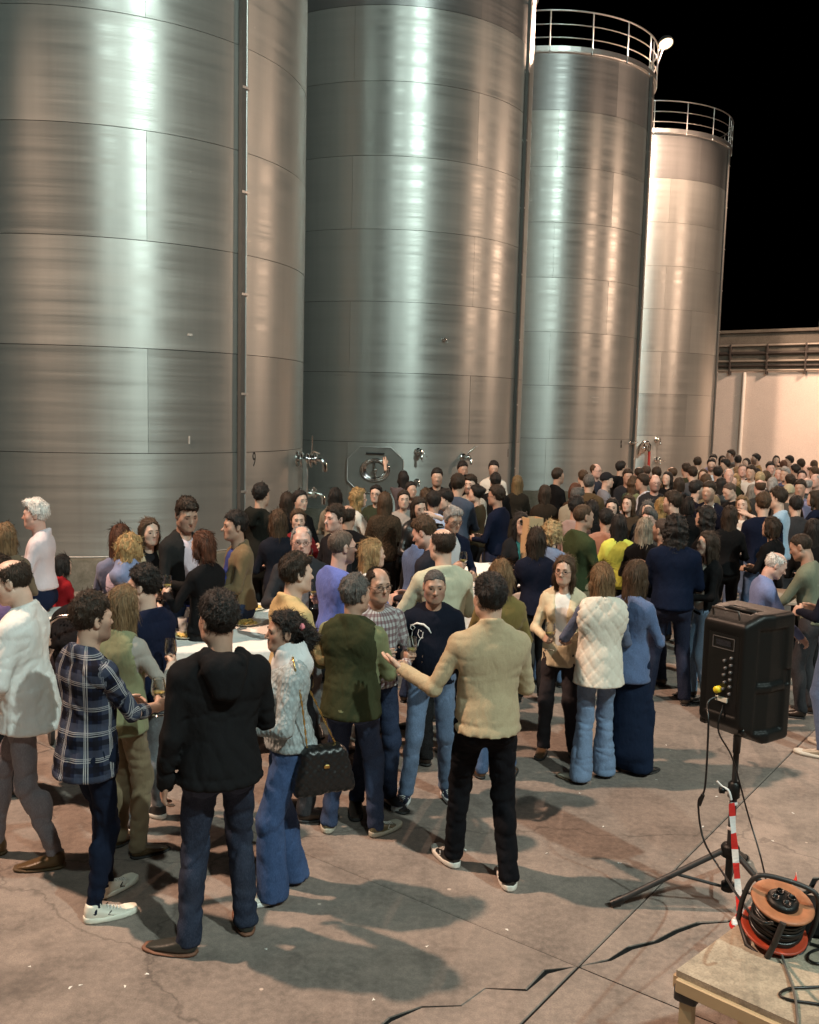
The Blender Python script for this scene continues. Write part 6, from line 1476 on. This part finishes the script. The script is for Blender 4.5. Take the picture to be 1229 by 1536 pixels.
b = MB(); b.box((.012, -.175, SH*.33), (.07, .012, .022)); link('label_strip', b.mesh('label_strip', plain('pale_sticker', (.6, .62, .55), .5)), pn)
b = MB(); b.tube([(-.075, -.02, SH-.03), (-.075, -.02, SH-.008), (.075, -.02, SH-.008), (.075, -.02, SH-.03)], .012, 8); b.obj('handle', M_SPK, spk)
b = MB(); b.tube([(-.08, -.16, SH-.03), (-.08, -.17, SH+.012), (.08, -.17, SH+.012), (.08, -.16, SH-.03)], .007, 8); b.obj('trolley_handle', plain('brown_black', (.04, .03, .025), .35), spk)
for sx in (-1, 1): b = MB(); b.lathe([(.001, -.014), (.022, -.014), (.022, .014), (.001, .014)], 14, M=Matrix.Translation((sx*.12, -.13, .075)) @ Matrix.Rotation(math.pi/2, 4, 'Y')); b.obj('wheel', M_SPK2, spk)
b = MB(); b.lathe([(.020, -.10), (.022, .05), (.03, .05), (.03, .08)], 12); b.obj('pole_socket', M_SPK2, spk)
def cable(name, pts, r, lab, mat=M_SPK2, cat='cable'):
    b = MB(); b.tube(catmull(pts), r, 8); return b.obj(name, mat, None, label=lab, cat=cat, group='audio and power cables')
# ---- timber platform in the corner
ZS = .85
sA, sB, sC, sD = [at_z(x, y, ZS) for x, y in ((1015, 1455), (1204, 1540), (1108, 1386), (1235, 1352))]
dF = nrm(sB-sA); far = nrm(sD-sC)
E1 = sA+dF*1.9; E2 = sC+far*2.2
M_PLY = concrete_mat('worn_plywood', (.42, .36, .27), (.22, .185, .14), .9, .75, False); M_EDGE = plain('platform_edge', (.42, .33, .20), .5, .2)
plat = empty('platform', tuple(np.array([sA[0], sA[1], 0])), label='low timber platform with worn plywood top and metal edge', cat='platform')
poly = [tuple((p-sA)[:2]) for p in (sA, E1, E2, sC)]
ar = sum(poly[k][0]*poly[(k+1) % 4][1]-poly[(k+1) % 4][0]*poly[k][1] for k in range(4))
if ar < 0: poly = poly[::-1]
b = MB(); b.prism(poly, ZS-.021, ZS); b.obj('deck', M_PLY, plat)
cen = np.mean(np.array(poly), 0)
for k in range(4):
    p0, p1 = np.array(poly[k]), np.array(poly[(k+1) % 4]); d_ = p1-p0; L_ = np.linalg.norm(d_); mid = (p0+p1)/2; nr = np.array([d_[1], -d_[0]])/L_
    b = MB(); b.box((mid[0]+nr[0]*.004, mid[1]+nr[1]*.004, ZS-.046), (L_-.01, .022, .048), Matrix.Rotation(math.atan2(d_[1], d_[0]), 3, 'Z'), bev=.004); b.obj('edge_rail', M_EDGE, plat)
    pp = p0+(cen-p0)/np.linalg.norm(cen-p0)*.045
    b = MB(); b.box((pp[0], pp[1], (ZS-.03)/2), (.042, .042, ZS-.03), Matrix.Rotation(ROTG, 3, 'Z')); b.obj('leg', M_EDGE, plat)
    b = MB(); b.box((pp[0], pp[1], ZS-.075), (.075, .075, .06), Matrix.Rotation(ROTG, 3, 'Z'), bev=.006); b.obj('corner_bracket', M_BLACK, plat)
# ---- cable reel
rp_ = at_z(1160, 1428, ZS); M_OR = plain('orange_reel', (.36, .045, .018), .45, 0, .3, 20); M_RIM = plain('dusty_reel_rim', (.32, .13, .06), .55, 0, .45, 26)
reel = empty('cable_reel', (rp_[0]+.02, rp_[1]+.06, ZS), -.35, label='orange cable reel wound with black cable on the platform', cat='cable reel'); reel.scale = (.9, .9, .9)
TM = Matrix.Translation((0, 0, .035)) @ Matrix.Rotation(R_(13), 4, 'X') @ Matrix.Rotation(R_(9), 4, 'Y')
def rpart(name, mb, mat): o = mb.obj(name, mat, reel); o.matrix_local = TM; return o
b = MB(); b.lathe([(.02, .012), (.118, .010), (.124, .018), (.124, .026), (.116, .024), (.02, .022)], 36); rpart('lower_flange', b, M_OR)
b = MB(); b.lathe([(.02, .146), (.085, .146), (.112, .152), (.118, .160), (.114, .166), (.085, .158), (.02, .156)], 36); rpart('upper_flange', b, M_RIM)
b = MB(); b.lathe([(.075, .02), (.075, .15)], 24); rpart('drum', b, M_SPK2)
for k in range(9):
    b = MB(); zz = .032+k*.0128; b.tube([((.092+.004*math.sin(k*2.2))*math.cos(q*math.pi/18), (.092+.004*math.sin(k*2.2))*math.sin(q*math.pi/18), zz+.002*math.sin(q+k)) for q in range(36)], .0068, 7, closed=True); rpart('cable_turn', b, M_SPK2)
b = MB(); b.lathe([(.001, .150), (.060, .155), (.058, .172), (.040, .178), (.001, .178)], 24); rpart('socket_plate', b, M_SPK)
for k in range(4): b = MB(); a = k*math.pi/2+.4; b.lathe([(.016, .176), (.016, .186), (.012, .186), (.012, .178), (.001, .178)], 12, M=Matrix.Translation((.032*math.cos(a), .032*math.sin(a), 0))); rpart('socket', b, M_SPK2)
b = MB(); b.tube(catmull([(-.13, .02, .0), (-.135, .02, .10), (-.12, .02, .205), (-.07, .03, .235), (.07, .03, .235), (.12, .02, .205), (.135, .02, .10), (.13, .02, .0)], 5), .010, 8); rpart('carry_frame', b, M_BLACK)
b = MB(); b.tube([(-.02, -.125, -.03), (-.01, -.128, .06), (.0, -.118, .165)], .012, 8); rpart('frame_strut', b, M_BLACK)
b = MB(); b.tube([(.13, .02, .0), (.09, -.09, -.022), (-.02, -.125, -.03), (-.09, -.07, -.03), (-.13, .02, .0), (0, .13, .0)], .010, 8, closed=True); rpart('base_ring', b, M_BLACK)
# cables
pw = lambda x, y, z: Vector(spk.matrix_basis @ Vector((x, y, z)))
spk.rotation_euler = (0, 0, R_(-55)); bpy.context.view_layer.update()
def spw(x, y, z): return tuple(Matrix.Translation(spk.location) @ Matrix.Rotation(R_(-55), 4, 'Z') @ Vector((x, y, z)))
cable('power_cable', [spw(-.01, -.17, SH*.34), spw(-.03, -.23, SH*.30), tuple(at_d(1063, 1090, td-.25)), tuple(at_d(1058, 1180, td-.2)), tuple(at_d(1048, 1205, td-.2)), tuple(at_d(1056, 1260, td-.25)), tuple(at_d(1085, 1310, td-.4)), tuple(at_z(1128, 1372, ZS+.16)), tuple(at_z(1160, 1385, ZS+.22))], .0055, 'black cable hanging in a bend from the speaker panel to the reel')
b = MB(); b.tube([tuple(at_d(1055, 1192, td-.2)), tuple(at_d(1049, 1208, td-.2))], .011, 8); b.obj('cable_plug', M_SPK2, None, label='black inline plug joining the hanging speaker cable', cat='plug')
cable('signal_cable', [spw(.02, -.17, SH*.28), spw(.03, -.21, SH*.1), tuple(at_d(1100, 1140, td-.06)), tuple(at_d(1122, 1220, td+.0)), tuple(at_d(1140, 1280, td-.1)), tuple(at_d(1152, 1330, td-.25)), tuple(at_z(1160, 1345, ZS+.05))], .0045, 'thin black cable falling from the speaker behind the reel')
cable('loop_cable', [tuple(at_z(1260, 1478, ZS+.006)), tuple(at_z(1220, 1481, ZS+.006)), tuple(at_z(1185, 1483, ZS+.006)), tuple(at_z(1170, 1492, ZS+.006)), tuple(at_z(1185, 1500, ZS+.006)), tuple(at_z(1225, 1506, ZS+.006)), tuple(at_z(1270, 1515, ZS+.006))], .0045, 'black cable lying in a loop at the platform edge')
cable('trailing_cable', [tuple(at_z(1173, 1432, ZS+.02)), tuple(at_z(1180, 1455, ZS+.006)), tuple(at_z(1192, 1490, ZS+.012)), tuple(at_z(1197, 1530, ZS+.006)), tuple(at_z(1200, 1560, ZS+.006))], .0045, 'grey cable running from the reel over the platform edge', plain('grey_cable', (.10, .095, .085), .5))
cable('coiled_cable', [tuple(at_z(1215, 1415, ZS+.008)), tuple(at_z(1240, 1425, ZS+.008)), tuple(at_z(1232, 1445, ZS+.008)), tuple(at_z(1214, 1440, ZS+.008)), tuple(at_z(1217, 1428, ZS+.008)), tuple(at_z(1250, 1418, ZS+.01))], .0045, 'small coil of black cable beside the reel')
b = MB(); q0 = at_z(1185, 1408, ZS); b.box((q0[0]+.16, q0[1]+.06, ZS+.045), (.26, .17, .09), Matrix.Rotation(-.3, 3, 'Z'), bev=.02); b.obj('cable_bag', cloth_mat('cloth', (.012, .012, .012)), None, label='black soft cable bag lying behind the reel', cat='bag')
# ---- red and white barrier tape
M_TR = plain('tape_red', (.62, .03, .025), .35); M_TW = plain('tape_white', (.76, .74, .72), .35)
def tape(pts, w, per, name, lab, twist=.0, seed=0, parent=None):
    P = [np.array(p) for p in catmull(pts, 10)]; V = []; F = []; M_ = []; L = 0; g = random.Random(seed)
    for i, p in enumerate(P):
        t_ = nrm(P[min(i+1, len(P)-1)]-P[max(0, i-1)]); side = np.cross(t_, np.array([.3, -1, .1])); side = nrm(side); a = twist*i+.3*math.sin(i*.5); up_ = np.cross(t_, side)
        s2 = side*math.cos(a)+up_*math.sin(a); V += [p-s2*w/2, p+s2*w/2, p+up_*.0012+s2*w/2*.98, p+up_*.0012-s2*w/2*.98]
        if i:
            L += np.linalg.norm(p-P[i-1]); m_ = int(L/per) % 2
            for k in range(4): k2 = (k+1) % 4; F.append(((i-1)*4+k, (i-1)*4+k2, i*4+k2, i*4+k)); M_.append(m_)
    return link(name, mesh_np(name, V, F, [M_TR, M_TW], False, M_), parent, **({'label': lab, 'cat': 'tape', 'group': 'barrier tape'} if parent is None else {}))
tape([tuple(at_d(1098, 1205, td-.05)), tuple(at_d(1101, 1250, td-.05)), tuple(at_d(1105, 1300, td-.07)), tuple(at_d(1110, 1360, td-.12)), tuple(at_d(1112, 1385, td-.2))], .034, .085, 'barrier_tape', 'red and white barrier tape hanging along the tripod pole', .02)
tw = empty('tape_tie', tuple(np.array([tp[0], tp[1], 0])), label='white plastic tape tied round the tripod pole', cat='tape', group='barrier tape')
for py in (1203, 1241):
    z_ = at_d(1092, py, td)[2]; b = MB(); b.lathe([(.0215, z_-.008), (.024, z_), (.0215, z_+.010)], 12); b.obj('wrap', M_TW, tw)
tail = [np.array(at_d(*q, td-.03))-np.array([tp[0], tp[1], 0]) for q in ((1097, 1200), (1093, 1186), (1084, 1180), (1076, 1172))]
b = MB(); b.tube(catmull([tuple(p) for p in tail], 5), [.008]*5+[.007]*5+[.006]*6, 6); b.obj('tail', M_TW, tw)
for k in range(1):
    bd = at_d(1109, 1392, td-.55)
    def knot(P): return ell(P, (0, 0, 0), (.038, .034, .07))+.018*rnoise(P, 110, 4)
    V, F = polygonise(knot, (-.08, -.07, -.11), (.08, .07, .11), .007); st = (np.sin(V[:, 2]*75+V[:, 0]*60) > 0).astype(int)
    mi = st[F[:, 0]]; link('tape_knot', mesh_np('tape_knot', V, F, [M_TR, M_TW], False, mi), None, label='crumpled bunch of red and white tape at the platform corner', cat='tape', group='barrier tape', loc=tuple(bd))
tape([tuple(at_z(1183, 1348, ZS+.04)), tuple(at_z(1186, 1335, ZS+.09)), tuple(at_z(1190, 1322, ZS+.13)), tuple(at_z(1196, 1314, ZS+.16))], .032, .045, 'tape_end', 'short upright end of red and white tape behind the reel', .03, 2)
# ---- paper scraps on the concrete
b = MB(); sm_ = []
for k in range(3):
    g = random.Random(k); V = [(g.uniform(-.012, .012)+x*.016, g.uniform(-.008, .008)+y*.010, .001+g.random()*.006) for x in (-1, 0, 1) for y in (-1, 0, 1)]
    F = [(0, 3, 4, 1), (1, 4, 5, 2), (3, 6, 7, 4), (4, 7, 8, 5)]; V2 = V+[(x, y, z+.0012) for x, y, z in V]; F2 = [f[::-1] for f in F]+[tuple(i+9 for i in f) for f in F]
    for a, c2 in ((0, 3), (3, 6), (6, 7), (7, 8), (8, 5), (5, 2), (2, 1), (1, 0)): F2.append((a, c2, c2+9, a+9))
    sm_.append(mesh_np('paper_scrap', V2, F2, plain('white_paper', (.78, .76, .72), .8), False))
for k, (px, py) in enumerate(((220, 1462), (105, 1482), (120, 1478), (187, 1480), (395, 1360), (400, 1424), (820, 1280), (698, 1275), (870, 1190), (985, 1170), (1055, 1240), (1160, 1262), (1000, 1118), (930, 1295), (560, 1500), (350, 1330), (1190, 1220), (640, 1420), (760, 1395), (1075, 1195), (45, 1450), (905, 1240))):
    q = at_z(px, py, 0); link('paper_scrap', sm_[k % 3], None, label='tiny white paper scrap lying on the concrete', cat='scrap', group='paper scraps on the concrete', loc=(q[0], q[1], -.001), rotz=k*1.7).scale = (.5, .5, .6)
# ---- camera in the hands of the man by the tank
cmn = who('holding a camera'); mp = (np.array(cmn['wr'][0])+np.array(cmn['wr'][1]))/2+np.array([0, .08, .03]); c_, s_ = math.cos(cmn['rz']), math.sin(cmn['rz'])
e = empty('camera_body', (cmn['pos'][0]+mp[0]*c_-mp[1]*s_, cmn['pos'][1]+mp[0]*s_+mp[1]*c_, mp[2]), cmn['rz'], label='black photo camera held up by the man in front of the tank', cat='camera')
b = MB(); b.box((0, 0, 0), (.13, .06, .09), bev=.012); b.obj('camera_case', M_SPK, e)
b = MB(); b.lathe([(.034, 0), (.036, .07), (.030, .07), (.001, .06)], 16, M=Matrix.Translation((0, .03, 0)) @ Matrix.Rotation(-math.pi/2, 4, 'X')); b.obj('lens_barrel', M_SPK2, e)
